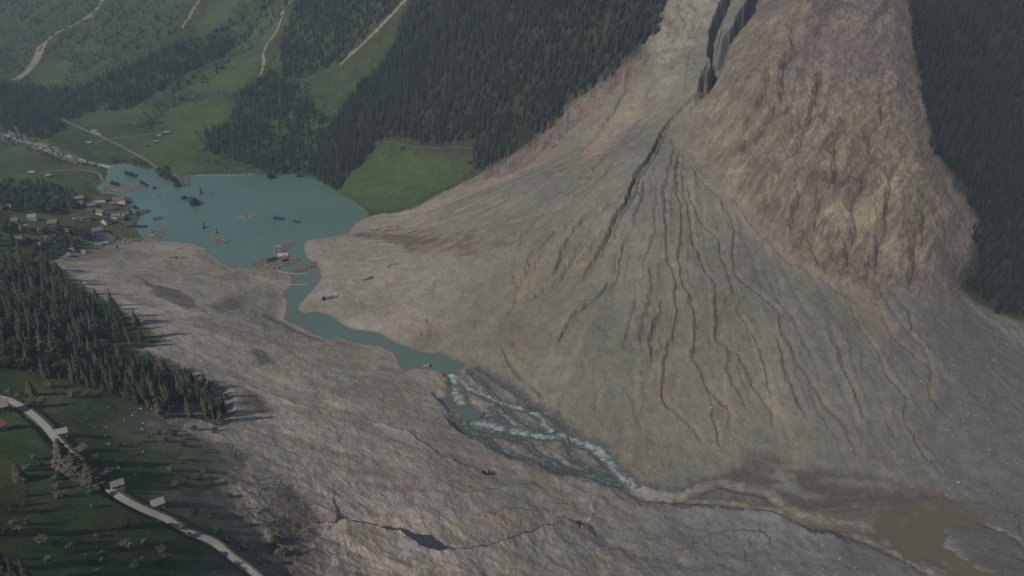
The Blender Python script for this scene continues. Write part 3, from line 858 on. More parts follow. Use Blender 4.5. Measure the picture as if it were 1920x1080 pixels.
def ground_mat(name, fine, amp, speck, bump, bdist, rough=.95):
    m, t, p = node_mat(name)
    a = N(t, 'ShaderNodeAttribute', attribute_name='albedo')
    g = N(t, 'ShaderNodeNewGeometry')
    col = a.outputs['Color']
    for s_, k_ in zip(fine, amp):
        f = maprange(t, noise_node(t, g.outputs['Position'], s_, 6, .65), .3, .7, 1 - k_, 1 + k_)
        col = vmul(t, col, f)
    if speck:
        f = noise_node(t, g.outputs['Position'], 0.55, 3, .8)
        col = vmul(t, col, maprange(t, f, .63, .74, 1.0, 1.0 + speck))
        f = noise_node(t, g.outputs['Position'], 0.31, 4, .8)
        col = vmul(t, col, maprange(t, f, .27, .37, 1.0 - speck * .6, 1.0))
    t.links.new(col, p.inputs['Base Color'])
    p.inputs['Roughness'].default_value = rough
    p.inputs['Specular IOR Level'].default_value = 0.15
    b = N(t, 'ShaderNodeBump')
    b.inputs['Strength'].default_value = bump
    b.inputs['Distance'].default_value = bdist
    h1 = noise_node(t, g.outputs['Position'], 0.33, 8, .72); h2 = noise_node(t, g.outputs['Position'], 0.11, 7, .7)
    msk = maprange(t, noise_node(t, g.outputs['Position'], .025, 4, .6), .4, .6, .15, 1)
    mu = N(t, 'ShaderNodeMath', operation='MULTIPLY'); t.links.new(h1, mu.inputs[0]); t.links.new(msk, mu.inputs[1])
    ad = N(t, 'ShaderNodeMath', operation='ADD'); t.links.new(mu.outputs[0], ad.inputs[0]); t.links.new(h2, ad.inputs[1])
    t.links.new(ad.outputs[0], b.inputs['Height'])
    t.links.new(b.outputs[0], p.inputs['Normal'])
    return m


M_DEB = ground_mat('debris', (0.012, 0.09, 0.6), (.10, .16, .22), .45, 1.0, 1.4)
M_ROCK = ground_mat('rock', (0.02, 0.12, 0.7), (.12, .22, .26), .35, 1.0, 2.2)
M_GRASS = ground_mat('grass', (0.015, 0.1, 0.8), (.14, .22, .25), .0, .7, .7)


def flat_mat(name, col, rough=.8, vary=.15, scale=1.0, rand=0.0, spec=.3, metallic=0):
    if name in MATS:
        return MATS[name]
    m, t, p = node_mat(name)
    rgb = N(t, 'ShaderNodeRGB'); rgb.outputs[0].default_value = (*col, 1)
    tc = N(t, 'ShaderNodeTexCoord')
    c = vmul(t, rgb.outputs[0], maprange(t, noise_node(t, tc.outputs['Object'], scale, 5, .65), .3, .7, 1 - vary, 1 + vary))
    if rand:
        oi = N(t, 'ShaderNodeObjectInfo')
        c = vmul(t, c, maprange(t, oi.outputs['Random'], 0, 1, 1 - rand, 1 + rand))
    t.links.new(c, p.inputs['Base Color'])
    p.inputs['Roughness'].default_value = rough
    p.inputs['Specular IOR Level'].default_value = spec
    p.inputs['Metallic'].default_value = metallic
    MATS[name] = m
    return m


def leaf_mat(name, a, b, scale=6.0):
    m, t, p = node_mat(name)
    oi = N(t, 'ShaderNodeObjectInfo')
    tc = N(t, 'ShaderNodeTexCoord')
    mx = N(t, 'ShaderNodeMix', data_type='RGBA')
    mx.inputs[6].default_value = (*a, 1); mx.inputs[7].default_value = (*b, 1)
    t.links.new(oi.outputs['Random'], mx.inputs[0])
    c = vmul(t, mx.outputs[2], maprange(t, noise_node(t, tc.outputs['Object'], scale, 3, .6), .3, .7, .65, 1.35))
    t.links.new(c, p.inputs['Base Color'])
    p.inputs['Roughness'].default_value = .75
    p.inputs['Specular IOR Level'].default_value = .2
    return m


def water_mat(name, col, foam=None, foam_lo=.5, foam_hi=.6, fscale=.25, rough=.12, bump=.15, stretch=None):
    m, t, p = node_mat(name)
    g = N(t, 'ShaderNodeNewGeometry')
    rgb = N(t, 'ShaderNodeRGB'); rgb.outputs[0].default_value = (*col, 1)
    c = vmul(t, rgb.outputs[0], maprange(t, noise_node(t, g.outputs['Position'], .008, 4, .55), .3, .7, .9, 1.1))
    if foam:
        mx = N(t, 'ShaderNodeMix', data_type='RGBA')
        a = N(t, 'ShaderNodeAttribute', attribute_name='foam')
        nz = noise_node(t, g.outputs['Position'], fscale, 6, .75)
        ad = N(t, 'ShaderNodeMath', operation='ADD'); t.links.new(nz, ad.inputs[0]); t.links.new(a.outputs['Fac'], ad.inputs[1])
        f = maprange(t, ad.outputs[0], foam_lo, foam_hi, 0, 1)
        t.links.new(f, mx.inputs[0]); t.links.new(c, mx.inputs[6]); mx.inputs[7].default_value = (*foam, 1)
        c = mx.outputs[2]
        t.links.new(maprange(t, f, 0, 1, rough, .7), p.inputs['Roughness'])
    else:
        p.inputs['Roughness'].default_value = rough
    t.links.new(c, p.inputs['Base Color'])
    b = N(t, 'ShaderNodeBump'); b.inputs['Strength'].default_value = bump; b.inputs['Distance'].default_value = .3
    t.links.new(noise_node(t, g.outputs['Position'], .4, 4, .6), b.inputs['Height'])
    t.links.new(b.outputs[0], p.inputs['Normal'])
    return m


# ------------------------------------------------------------------ object helpers
def mesh_np(name, verts, faces, mat, smooth_=True):
    me = bpy.data.meshes.new(name)
    verts = np.asarray(verts, np.float32); faces = np.asarray(faces, np.int32)
    k_ = faces.shape[1]
    me.vertices.add(len(verts)); me.vertices.foreach_set('co', verts.ravel())
    me.loops.add(faces.size); me.loops.foreach_set('vertex_index', faces.ravel())
    me.polygons.add(len(faces))
    me.polygons.foreach_set('loop_start', np.arange(0, faces.size, k_, dtype=np.int32))
    me.polygons.foreach_set('loop_total', np.full(len(faces), k_, np.int32))
    me.update(calc_edges=True)
    me.polygons.foreach_set('use_smooth', np.full(len(faces), smooth_, bool))
    if mat:
        me.materials.append(mat)
    return me


def link(name, me, parent=None, loc=(0, 0, 0), rot=(0, 0, 0), scale=(1, 1, 1)):
    o = bpy.data.objects.new(name, me)
    COL.objects.link(o)
    o.location = loc; o.rotation_euler = rot; o.scale = scale
    if parent:
        o.parent = parent
    return o


def tag(o, label=None, cat=None, group=None, kind=None):
    if label: o['label'] = label
    if cat: o['category'] = cat
    if group: o['group'] = group
    if kind: o['kind'] = kind
    return o


class MB:
    """collects boxes, tubes and polygons into one mesh"""
    def __init__(s):
        s.v = []; s.f = []

    def add(s, vs_, fs_):
        k_ = len(s.v); s.v += [tuple(p) for p in vs_]; s.f += [tuple(i + k_ for i in f) for f in fs_]

    def box(s, c, d, rz=0.0, ry=0.0):
        ca, sa = math.cos(rz), math.sin(rz); cb, sb = math.cos(ry), math.sin(ry)
        vs_ = []
        for z in (-.5, .5):
            for x, y in ((-.5, -.5), (.5, -.5), (.5, .5), (-.5, .5)):
                px, py, pz = x * d[0], y * d[1], z * d[2]
                px, pz = px * cb + pz * sb, -px * sb + pz * cb
                vs_.append((c[0] + px * ca - py * sa, c[1] + px * sa + py * ca, c[2] + pz))
        s.add(vs_, [(0, 3, 2, 1), (4, 5, 6, 7), (0, 1, 5, 4), (1, 2, 6, 5), (2, 3, 7, 6), (3, 0, 4, 7)])

    def tube(s, a, b, r0, r1, n_=6):
        a = Vector(a); b = Vector(b); d = (b - a).normalized()
        u = d.orthogonal().normalized(); v = d.cross(u)
        vs_ = []
        for p, r in ((a, r0), (b, r1)):
            for i in range(n_):
                t = 2 * math.pi * i / n_
                vs_.append(p + u * (r * math.cos(t)) + v * (r * math.sin(t)))
        fs_ = [(i, (i + 1) % n_, n_ + (i + 1) % n_, n_ + i) for i in range(n_)]
        s.add(vs_, fs_ + [tuple(range(n_ - 1, -1, -1)), tuple(range(n_, 2 * n_))])

    def mesh(s, name, mat, sm=False):
        me = bpy.data.meshes.new(name)
        me.from_pydata(s.v, [], s.f)
        me.update()
        if sm:
            me.polygons.foreach_set('use_smooth', [True] * len(me.polygons))
        if mat:
            me.materials.append(mat)
        return me


# ------------------------------------------------------------------ the ground, cut into its pieces
V = np.stack([GX, GY, Z], -1)
dr = np.gradient(V, axis=0); da = np.gradient(V, axis=1)
NRM = np.cross(da, dr); NRM /= np.linalg.norm(NRM, axis=-1, keepdims=True) + 1e-9
idx = np.arange(NR * NA).reshape(NR, NA)
quads = np.stack([idx[:-1, :-1], idx[:-1, 1:], idx[1:, 1:], idx[1:, :-1]], -1).reshape(-1, 4)
reg = np.where(sdR < 0, 2, np.where(sdD < 0, np.where(NEAR, 4, 1), np.where(NEAR, 0, 3)))
rq = reg[:-1, :-1].ravel()
if NRM[..., 2].mean() < 0:
    NRM = -NRM
Vf = V.reshape(-1, 3); Nf = NRM.reshape(-1, 3); Af = ALB.reshape(-1, 3)
for rid, nm, mt in ((0, 'hillside', M_GRASS), (1, 'debris_fan', M_DEB), (2, 'rock_slope', M_ROCK), (3, 'mountainside', M_GRASS), (4, 'debris_lobe', M_DEB)):
    q = quads[rq == rid]
    used, inv = np.unique(q, return_inverse=True)
    me = mesh_np(nm, Vf[used], inv.reshape(-1, 4)[:, ::-1] if False else inv.reshape(-1, 4), mt)
    at = me.color_attributes.new('albedo', 'FLOAT_COLOR', 'POINT')
    at.data.foreach_set('color', np.concatenate([Af[used], np.ones((len(used), 1), np.float32)], 1).ravel())
    me.normals_split_custom_set_from_vertices(Nf[used].astype(float).tolist())
    tag(link(nm, me), kind='structure')

# ------------------------------------------------------------------ water
def water_from_mask(nm, mask, lev, mat):
    m = mask[:-1, :-1] | mask[1:, :-1] | mask[:-1, 1:] | mask[1:, 1:]
    q = quads[m.ravel()]
    used, inv = np.unique(q, return_inverse=True)
    v = Vf[used].copy(); v[:, 2] = lev
    return tag(link(nm, mesh_np(nm, v, inv.reshape(-1, 4), mat)), kind='structure')


W_LAKE = water_mat('lake_water', (.108, .198, .162), rough=.2, bump=.06)
W_GREEN = water_mat('green_water', (.10, .15, .125), rough=.2, bump=.2)
W_MUD = water_mat('muddy_water', (.15, .125, .075), foam=(.20, .18, .13), foam_lo=.52, foam_hi=.72, fscale=.09, rough=.3, bump=.25)
W_RAPID = water_mat('white_water', (.10, .135, .12), foam=(.46, .49, .48), foam_lo=.62, foam_hi=.84, fscale=.22, rough=.3, bump=.8)
W_BACK = water_mat('back_water', (.075, .10, .09), foam=(.30, .33, .32), foam_lo=.70, foam_hi=.92, fscale=.3, rough=.25, bump=.5)
W_RIVM = water_mat('muddy_river_water', (.165, .145, .095), foam=(.40, .38, .31), foam_lo=.62, foam_hi=.95, fscale=.18, rough=.35, bump=.6)
W_UP = water_mat('upper_river_water', (.22, .24, .25), foam=(.45, .47, .47), foam_lo=.55, foam_hi=.85, fscale=.12, rough=.4, bump=.6)
W_DARK = water_mat('dark_water', (.03, .055, .085), rough=.15, bump=.1)
lx = at_water([(540, 512), (600, 512)], 0)
down = (GY < lx[:, 1].mean()) & (GX > lx[0, 0] - 25)
W_RIV = water_mat('river_water', (.11, .175, .145), rough=.25, bump=.15)
water_from_mask('lake', (sdL < 3.0) & ~down, 0.0, W_LAKE)
water_from_mask('river', (sdL < 3.0) & down & ~np.roll(~down, 1, 0), -0.01, W_RIV)
for (nm, P, lev), sd, mt in zip(POOLS, PSD, (W_GREEN, W_MUD, W_DARK)):
    water_from_mask(nm, sd < 3.0, lev, mt)
MUD1 = [i_ for i_, b_ in enumerate(BR) if b_[0] == 'muddy_river'][:1]
RMAT = {'rapids': W_RAPID, 'backwater': W_BACK, 'muddy_river': W_RIVM, 'upper_river': W_UP}
for bi_, (nm, P, hw, L_, zl) in enumerate(BR):
    L = np.concatenate([[0], np.cumsum(np.hypot(*(np.diff(P, axis=0).T)))])
    s = np.arange(0, L[-1], 1.2)
    Q = np.stack([np.interp(s, L, P[:, 0]), np.interp(s, L, P[:, 1])], 1)
    tg = np.gradient(Q, axis=0); tg /= np.linalg.norm(tg, axis=1, keepdims=True) + 1e-9
    nr = np.stack([-tg[:, 1], tg[:, 0]], 1)
    cs = np.linspace(-1, 1, 15)
    X = Q[:, None, 0] + nr[:, None, 0] * cs * hw * 1.7; Y = Q[:, None, 1] + nr[:, None, 1] * cs * hw * 1.7
    tpar = (s / L[-1])[:, None] + 0 * cs
    wave = 0.35 if nm != 'backwater' else 0.1
    Zw = np.interp(tpar, L_, zl) + wave * fbm(X / 2.2 + bi_, Y / 2.2, 3) - 0.0
    v = np.stack([X, Y, Zw], -1).reshape(-1, 3)
    ii = np.arange(len(s) * 15).reshape(len(s), 15)
    f = np.stack([ii[:-1, :-1], ii[1:, :-1], ii[1:, 1:], ii[:-1, 1:]], -1).reshape(-1, 4)
    me = mesh_np(nm, v, f, RMAT[nm])
    fo = (0.26 * (1 - np.abs(cs) ** 1.5)[None] + 0.10 * pn(s / 16.0 + 3 * bi_, s * 0)[:, None] - 0.02)
    if nm == 'muddy_river' and bi_ in MUD1:
        fo = fo + .16 * sstep(.4, 0, tpar)
    a = me.attributes.new('foam', 'FLOAT', 'POINT'); a.data.foreach_set('value', fo.astype(np.float32).ravel())
    tag(link(nm, me), kind='structure')

# roads
R_CON = flat_mat('road_concrete', (.33, .32, .29), .9, .12, .3)
R_PALE = flat_mat('road_pale', (.17, .175, .13), .95, .2, .2)
for nm, P, zr, hw, mt in RD:
    tg = np.gradient(P, axis=0); tg /= np.linalg.norm(tg, axis=1, keepdims=True) + 1e-9
    nr = np.stack([-tg[:, 1], tg[:, 0]], 1)
    cs = np.array([-1, -.98, 0, .98, 1.0]); cz_ = np.array([-.25, .03, .04, .03, -.25])
    jit = hw * (1 + 0.06 * pn(np.arange(len(P)) / 3.0, np.zeros(len(P)) + hw))
    X = P[:, None, 0] + nr[:, None, 0] * cs * jit[:, None]; Y = P[:, None, 1] + nr[:, None, 1] * cs * jit[:, None]
    v = np.stack([X, Y, zr[:, None] + cz_], -1).reshape(-1, 3)
    ii = np.arange(len(P) * 5).reshape(-1, 5)
    f = np.stack([ii[:-1, :-1], ii[1:, :-1], ii[1:, 1:], ii[:-1, 1:]], -1).reshape(-1, 4)[:, ::-1]
    tag(link(nm, mesh_np(nm, v, f, R_CON if mt == 'concrete' else R_PALE, False)), kind='structure')
# lay-by beside the far road
lp = W([(168,241),(180,239),(186,245),(190,253),(182,250),(172,246)])
zl = sample(Z, lp[:, 0], lp[:, 1])
mb = MB(); mb.add([(x, y, z + .35) for (x, y), z in zip(lp, zl)] + [(x, y, z - .5) for (x, y), z in zip(lp, zl)], [tuple(range(6))] + [(i, 6 + i, 6 + (i + 1) % 6, (i + 1) % 6) for i in range(6)])
tag(link('parking_area', mb.mesh('parking_area', flat_mat('gravel', (.26, .26, .25), .95, .2, .3))), kind='structure')

# ------------------------------------------------------------------ trees
BARK = flat_mat('bark', (.16, .125, .095), .9, .3, 8, .2)
BARK_G = flat_mat('bark_grey', (.36, .33, .285), .9, .3, 8, .2)
DEADW = flat_mat('dead_wood', (.20, .155, .13), .9, .3, 8, .35)
LOGW = flat_mat('log_wood', (.30, .255, .21), .9, .3, 8, .35)
L_SPR = leaf_mat('spruce_needles', (.030, .044, .026), (.075, .086, .044))
L_DRK = leaf_mat('shade_dark_needles', (.011, .017, .015), (.020, .028, .021))  # right forest's slope shade put into the colour; also a dark tone elsewhere
L_MID = leaf_mat('mid_needles', (.017, .026, .019), (.034, .044, .027))
L_LAR = leaf_mat('larch_needles', (.075, .078, .045), (.105, .10, .06))
L_BSH = leaf_mat('bush_leaves', (.11, .135, .075), (.16, .175, .11), 3)
L_BRD = leaf_mat('broad_leaves', (.042, .064, .026), (.072, .095, .038), 3)


def conifer(seed, crown0=.1, rad=.15, whorls=20, blades=8, core=True):
    """unit-height conifer: crown and trunk builders"""
    R = random.Random(seed)
    c = MB()
    for i in range(whorls):
        h = crown0 + (0.99 - crown0) * (i + R.uniform(-.3, .3)) / whorls
        f = (1 - h) / (1 - crown0)
        rr = rad * (f ** .75) * R.uniform(.8, 1.2) * (1 - .35 * max(0, (f - .85) / .15)) + .006
        nb = max(4, int(blades * (.55 + .6 * f)))
        a0 = R.uniform(0, 6.28)
        for k_ in range(nb):
            a = a0 + 6.283 * k_ / nb + R.uniform(-.25, .25)
            r = rr * R.uniform(.6, 1.2)
            dz = -r * R.uniform(.25, .65)
            wd = max(.018, r * .36)
            ca, sa = math.cos(a), math.sin(a)
            b = (0, 0, h + .012)
            m1 = (ca * r * .55 - sa * wd, sa * r * .55 + ca * wd, h + dz * .45 - .012)
            m2 = (ca * r * .55 + sa * wd, sa * r * .55 - ca * wd, h + dz * .45 - .012)
            md = (ca * r * .6, sa * r * .6, h + dz * .35 + .006)
            tp = (ca * r, sa * r, h + dz)
            c.add([b, m1, tp, m2, md], [(0, 4, 1), (4, 2, 1), (0, 3, 4), (4, 3, 2)])
    t = MB()
    t.tube((0, 0, -.04), (0, 0, .5), .012, .009, 5)
    t.tube((0, 0, .5), (0, 0, .97), .009, .002, 5)
    if crown0 > .3:
        for k_ in range(8):
            a = R.uniform(0, 6.28); h = R.uniform(.2, crown0)
            t.tube((0, 0, h), (math.cos(a) * .05, math.sin(a) * .05, h - .01), .002, .001, 3)
    return c, t


def broad(seed, n_=420, h0=.0, flat=1.0):
    """unit-size rounded crown of leaf clumps, lobes of different size"""
    R = random.Random(seed)
    lobes = [(R.uniform(-.22, .22), R.uniform(-.22, .22), R.uniform(.38, .75), R.uniform(.18, .32)) for _ in range(8)] + [(0, 0, .5, .36)]
    c = MB()
    for i in range(n_):
        lx, ly, lz, lr = R.choice(lobes)
        d = Vector((R.gauss(0, 1), R.gauss(0, 1), R.gauss(0, 1))).normalized() * lr * R.uniform(.75, 1.08)
        p = Vector((lx, ly, lz)) + Vector((d.x, d.y, d.z * .85 * flat))
        if p.z < .03: p.z = .03 + R.uniform(0, .08)
        s = R.uniform(.028, .065)
        u = Vector((R.gauss(0, 1), R.gauss(0, 1), R.gauss(0, 1))).normalized(); nn = (d.normalized() + u * .7).normalized()
        a = nn.orthogonal().normalized(); b = nn.cross(a)
        c.add([p - a * s - b * s * .6, p + a * s * .9 - b * s * .7, p + a * s * .8 + b * s, p - a * s * .6 + b * s * .8], [(0, 1, 2, 3)])
    t = MB()
    t.tube((0, 0, -.08), (0, 0, .5), .03, .018, 6)
    for k_ in range(6):
        a = R.uniform(0, 6.28)
        t.tube((0, 0, .1 + .05 * k_), (math.cos(a) * .25, math.sin(a) * .25, .4 + .06 * k_), .012, .004, 4)
    return c, t


def protos(nm, makers, lm, bm):
    out = []
    for i, (c, t) in enumerate(makers):
        out.append((c.mesh(nm + '_crown', lm), t.mesh(nm + '_trunk', bm)))
    return out


P_SPR = protos('spruce', [conifer(s, .08, .135, 22, 9) for s in (1, 2, 3, 4)], L_SPR, BARK)
P_PIN = protos('pine', [conifer(s, cr, .12, 13, 8) for s, cr in ((11, .45), (12, .55), (13, .38))], L_SPR, BARK_G)
P_LAR = protos('larch', [conifer(s, .04, .30, 24, 13) for s in (21, 22)], L_LAR, BARK)
P_BSH = protos('bush', [broad(s) for s in (31, 32, 33)], L_BSH, BARK)
P_BRD = protos('broadleaf', [broad(s, 520) for s in (41, 42)], L_BRD, BARK)


def joined(nm, c, t, lm, bm):
    me = bpy.data.meshes.new(nm)
    k_ = len(c.v)
    me.from_pydata(c.v + t.v, [], c.f + [tuple(i + k_ for i in f) for f in t.f])
    me.materials.append(lm); me.materials.append(bm)
    mi = [0] * len(c.f) + [1] * len(t.f)
    me.polygons.foreach_set('material_index', mi)
    me.update()
    return me


def dead(seed):
    R = random.Random(seed); t = MB()
    lean = R.uniform(-.12, .12)
    t.tube((0, 0, -.05), (lean, 0, R.uniform(.6, 1)), .02, .005, 4)
    for k_ in range(14):
        a = R.uniform(0, 6.28); h = R.uniform(.15, .85)
        t.tube((lean * h, 0, h), (lean * h + math.cos(a) * .10 * (1.1 - h), math.sin(a) * .10 * (1.1 - h), h + R.uniform(-.05, .03)),   .007, .003, 3)
    return t


def proto_collection(nm, meshes):
    c = bpy.data.collections.new(nm)
    for i, me in enumerate(meshes):
        o = bpy.data.objects.new('%s_%d' % (nm, i), me)
        c.objects.link(o)
    return c


L_LGT = leaf_mat('light_needles', (.036, .05, .026), (.055, .066, .034))
C_MID = proto_collection('wood_kinds', [joined('wood_tree', *conifer(s, .05, rd, 13, 7), lm_, BARK) for s, rd, lm_ in ((51, .125, L_MID), (52, .11, L_MID), (53, .15, L_MID), (57, .13, L_DRK), (58, .17, L_LGT))])
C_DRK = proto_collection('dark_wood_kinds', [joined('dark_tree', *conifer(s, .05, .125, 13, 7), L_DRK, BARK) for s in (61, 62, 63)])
C_SCR = proto_collection('scrub_kinds', [joined('scrub_bush', *broad(s, 110), L_BRD, BARK) for s in (71, 72)])
C_DED = proto_collection('dead_kinds', [dead(s).mesh('dead_tree', DEADW) for s in (81, 82, 83)])


def scatter(px, spacing, dens=None, warp=0):
    P = W(px)
    x0_, y0_ = P.min(0); x1_, y1_ = P.max(0)
    gx, gy = np.meshgrid(np.arange(x0_, x1_, spacing), np.arange(y0_, y1_, spacing))
    gx = gx.ravel() + rng.uniform(-.48, .48, gx.size) * spacing; gy = gy.ravel() + rng.uniform(-.48, .48, gy.size) * spacing
    m = in_poly(gx + warp * fbm(gx / 30, gy / 30, 2), gy + warp * fbm(gx / 30 + 9, gy / 30, 2), P)
    gx, gy = gx[m], gy[m]
    if dens is not None:
        k_ = rng.uniform(0, 1, len(gx)) < dens(gx, gy)
        gx, gy = gx[k_], gy[k_]
    return np.stack([gx, gy, sample(Z, gx, gy) - .2], 1)


def instances(nm, pts, coll, hmin, hmax, wide=1.0, label=None, cat=None):
    me = bpy.data.meshes.new(nm)
    me.vertices.add(len(pts)); me.vertices.foreach_set('co', pts.astype(np.float32).ravel())
    def attr(n_, typ, key, arr):
        a = me.attributes.new(n_, typ, 'POINT'); a.data.foreach_set(key, arr)
    h = rng.uniform(hmin, hmax, len(pts)) * np.where(rng.uniform(0, 1, len(pts)) < .2, .6, 1) * (1 + .25 * NZ(pts[:, 0], pts[:, 1], 45, 3))
    wd = h * wide * rng.uniform(.85, 1.2, len(pts))
    attr('size', 'FLOAT_VECTOR', 'vector', np.stack([wd, wd, h], 1).astype(np.float32).ravel())
    attr('turn', 'FLOAT_VECTOR', 'vector', np.stack([rng.normal(0, .03, len(pts)), rng.normal(0, .03, len(pts)), rng.uniform(0, 6.28, len(pts))], 1).astype(np.float32).ravel())
    attr('kind', 'INT', 'value', rng.integers(0, len(coll.objects), len(pts)).astype(np.int32))
    o = link(nm, me)
    ng = bpy.data.node_groups.new(nm, 'GeometryNodeTree')
    ng.interface.new_socket('Geometry', in_out='INPUT', socket_type='NodeSocketGeometry')
    ng.interface.new_socket('Geometry', in_out='OUTPUT', socket_type='NodeSocketGeometry')
    gi = ng.nodes.new('NodeGroupInput'); go = ng.nodes.new('NodeGroupOutput')
    ip = ng.nodes.new('GeometryNodeInstanceOnPoints')
    ci_ = ng.nodes.new('GeometryNodeCollectionInfo')
    ci_.inputs['Collection'].default_value = coll
    ci_.inputs['Separate Children'].default_value = True
    ci_.inputs['Reset Children'].default_value = True
    def named(n_, typ):
        a = ng.nodes.new('GeometryNodeInputNamedAttribute'); a.data_type = typ; a.inputs['Name'].default_value = n_
        return a.outputs['Attribute']
    ng.links.new(gi.outputs[0], ip.inputs['Points'])
    ng.links.new(ci_.outputs[0], ip.inputs['Instance'])
    ip.inputs['Pick Instance'].default_value = True
    ng.links.new(named('kind', 'INT'), ip.inputs['Instance Index'])
    e2r = ng.nodes.new('FunctionNodeEulerToRotation')
    ng.links.new(named('turn', 'FLOAT_VECTOR'), e2r.inputs[0])
    ng.links.new(e2r.outputs[0], ip.inputs['Rotation'])
    ng.links.new(named('size', 'FLOAT_VECTOR'), ip.inputs['Scale'])
    ng.links.new(ip.outputs[0], go.inputs[0])
    md = o.modifiers.new('instances', 'NODES'); md.node_group = ng
    tag(o, label, cat, kind='stuff')
    return o


def clearing(pts):
    """no trees on roads, water, scars"""
    keep = np.ones(len(pts), bool)
    for nm, P, zr, hw, mt in RD:
        d = np.min(np.hypot(pts[:, None, 0] - P[None, :, 0], pts[:, None, 1] - P[None, :, 1]), 1)
        keep &= d > hw + 3
    keep &= sample(sdL, pts[:, 0], pts[:, 1]) > 2
    return pts[keep]


NZ = lambda x, y, s, o_=0: fbm(np.asarray(x, np.float32) / s + o_, np.asarray(y, np.float32) / s, 3)
# wooded flank above the meadow
wood = scatter([(800,-40),(1260,-60),(1236,40),(1190,112),(1110,168),(1050,220),(990,278),(930,315),(905,322),(890,300),(885,280),(760,270),(712,262),(692,292),(640,340),(610,352),(575,325),(590,280),(620,240),(650,205),(690,150),(740,80)], 5.0,
               lambda x, y: .80 + .5 * NZ(x, y, 40), 16)
instances('mountain_forest', clearing(wood), C_MID, 15, 25, label='dense dark conifer forest on the flank left of the rockslide', cat='forest')
w2 = [scatter([(560,-40),(790,-40),(765,0),(700,68),(640,118),(590,150),(530,150),(525,90),(545,40)], 5.4, lambda x, y: .75 + .6 * NZ(x, y, 40), 6),
      scatter([(500,140),(560,165),(615,230),(578,322),(500,325),(425,300),(382,282),(378,252),(430,230),(445,180)], 5.6, lambda x, y: .75 + .7 * NZ(x, y, 35), 8),
      scatter([(-80,150),(60,162),(120,172),(190,145),(260,122),(330,90),(420,60),(445,90),(380,130),(300,172),(235,205),(165,215),(130,228),(110,252),(70,262),(-80,215)], 6, lambda x, y: .75 + .7 * NZ(x, y, 40), 8),
      scatter([(400,150),(470,100),(545,10),(560,-40),(500,-40),(440,30),(340,120),(260,180),(250,240),(290,245),(330,200)], 7.5, lambda x, y: .25 + .9 * NZ(x, y, 40), 8),
      scatter([(-80,-40),(240,-40),(140,45),(80,85),(0,135),(-80,150)], 10, lambda x, y: .22 + .9 * NZ(x, y, 50), 8),
      scatter([(80,90),(200,20),(260,-40),(380,-40),(350,60),(250,120),(130,130)], 10, lambda x, y: .2 + .9 * NZ(x, y, 40), 8)]
instances('valley_forest', clearing(np.vstack(w2)), C_MID, 12, 21, 1.1, label='bands of conifer wood across the far green mountainside', cat='forest')
scr = [scatter([(0,0),(600,-20),(560,120),(640,240),(570,320),(420,320),(240,250),(100,180),(0,140)], 8, lambda x, y: .22 + .9 * NZ(x, y, 45, 5), 5),
       scatter([(0,230),(60,262),(160,302),(200,310),(230,330),(190,318),(120,305),(60,290),(0,275)], 6, lambda x, y: .55 + .6 * NZ(x, y, 30), 5),
       scatter([(205,300),(260,298),(300,312),(285,320),(250,312),(215,316)], 5.5, lambda x, y: .6 + .5 * NZ(x, y, 20), 3),
       scatter([(700,265),(890,280),(930,310),(880,335),(800,378),(780,370),(860,320),(860,292),(700,275)], 7, lambda x, y: .35 + .8 * NZ(x, y, 20), 3)]
scr = clearing(np.vstack(scr))
scr = scr[(sample(mM, scr[:, 0], scr[:, 1]) < .4) | (rng.uniform(0, 1, len(scr)) < .05)]
instances('scrub', scr, C_SCR, 3.5, 8, 1.15, label='low green scrub spread over the far slope and river banks', cat='scrub')
rw = scatter([(1695,-60),(1704,40),(1714,120),(1732,205),(1752,288),(1772,325),(1802,375),(1830,425),(1820,480),(1808,545),(1840,572),(1885,585),(1930,598),(2080,620),(2080,-60)], 5.0, lambda x, y: .85 + .4 * NZ(x, y, 40), 16)
instances('right_forest', rw, C_DRK, 16, 25, label='dark conifer forest right of the rock slope, shade put into its needle colour', cat='forest')
# dead standing wood along the edge of the slide
dd = [scatter([(1245,0),(1190,105),(1110,160),(1050,212),(1000,265),(930,312),(860,345),(870,352),(950,330),(1020,292),(1080,240),(1140,190),(1215,120)], 4.0, lambda x, y: .65 + .8 * NZ(x, y, 25), 10),
      scatter([(1690,0),(1725,200),(1750,300),(1800,390),(1820,430),(1800,540),(1790,572),(1770,560),(1790,470),(1770,400),(1730,320),(1700,200),(1670,60),(1670,0)], 4.2, lambda x, y: .65 + .8 * NZ(x, y, 25), 10),
      scatter([(1470,60),(1600,50),(1670,90),(1640,150),(1540,115),(1470,115)], 8, lambda x, y: .35 + .9 * NZ(x, y, 25), 6)]
instances('dead_wood', np.vstack(dd), C_DED, 9, 19, label='thin bare dead trunks fringing the rockslide scar', cat='dead trees')


def tree(nm, proto, x, y, h, wide, label, cat, group=None, z=None, lean=(0, 0)):
    e = link(nm, None, None, (x, y, float(sample(Z, x, y)) - .15 if z is None else z), (lean[0], lean[1], random.uniform(0, 6.28)), (h * wide, h * wide, h))
    tag(e, label, cat, group)
    link('crown', proto[0], e); link('trunk', proto[1], e)
    return e


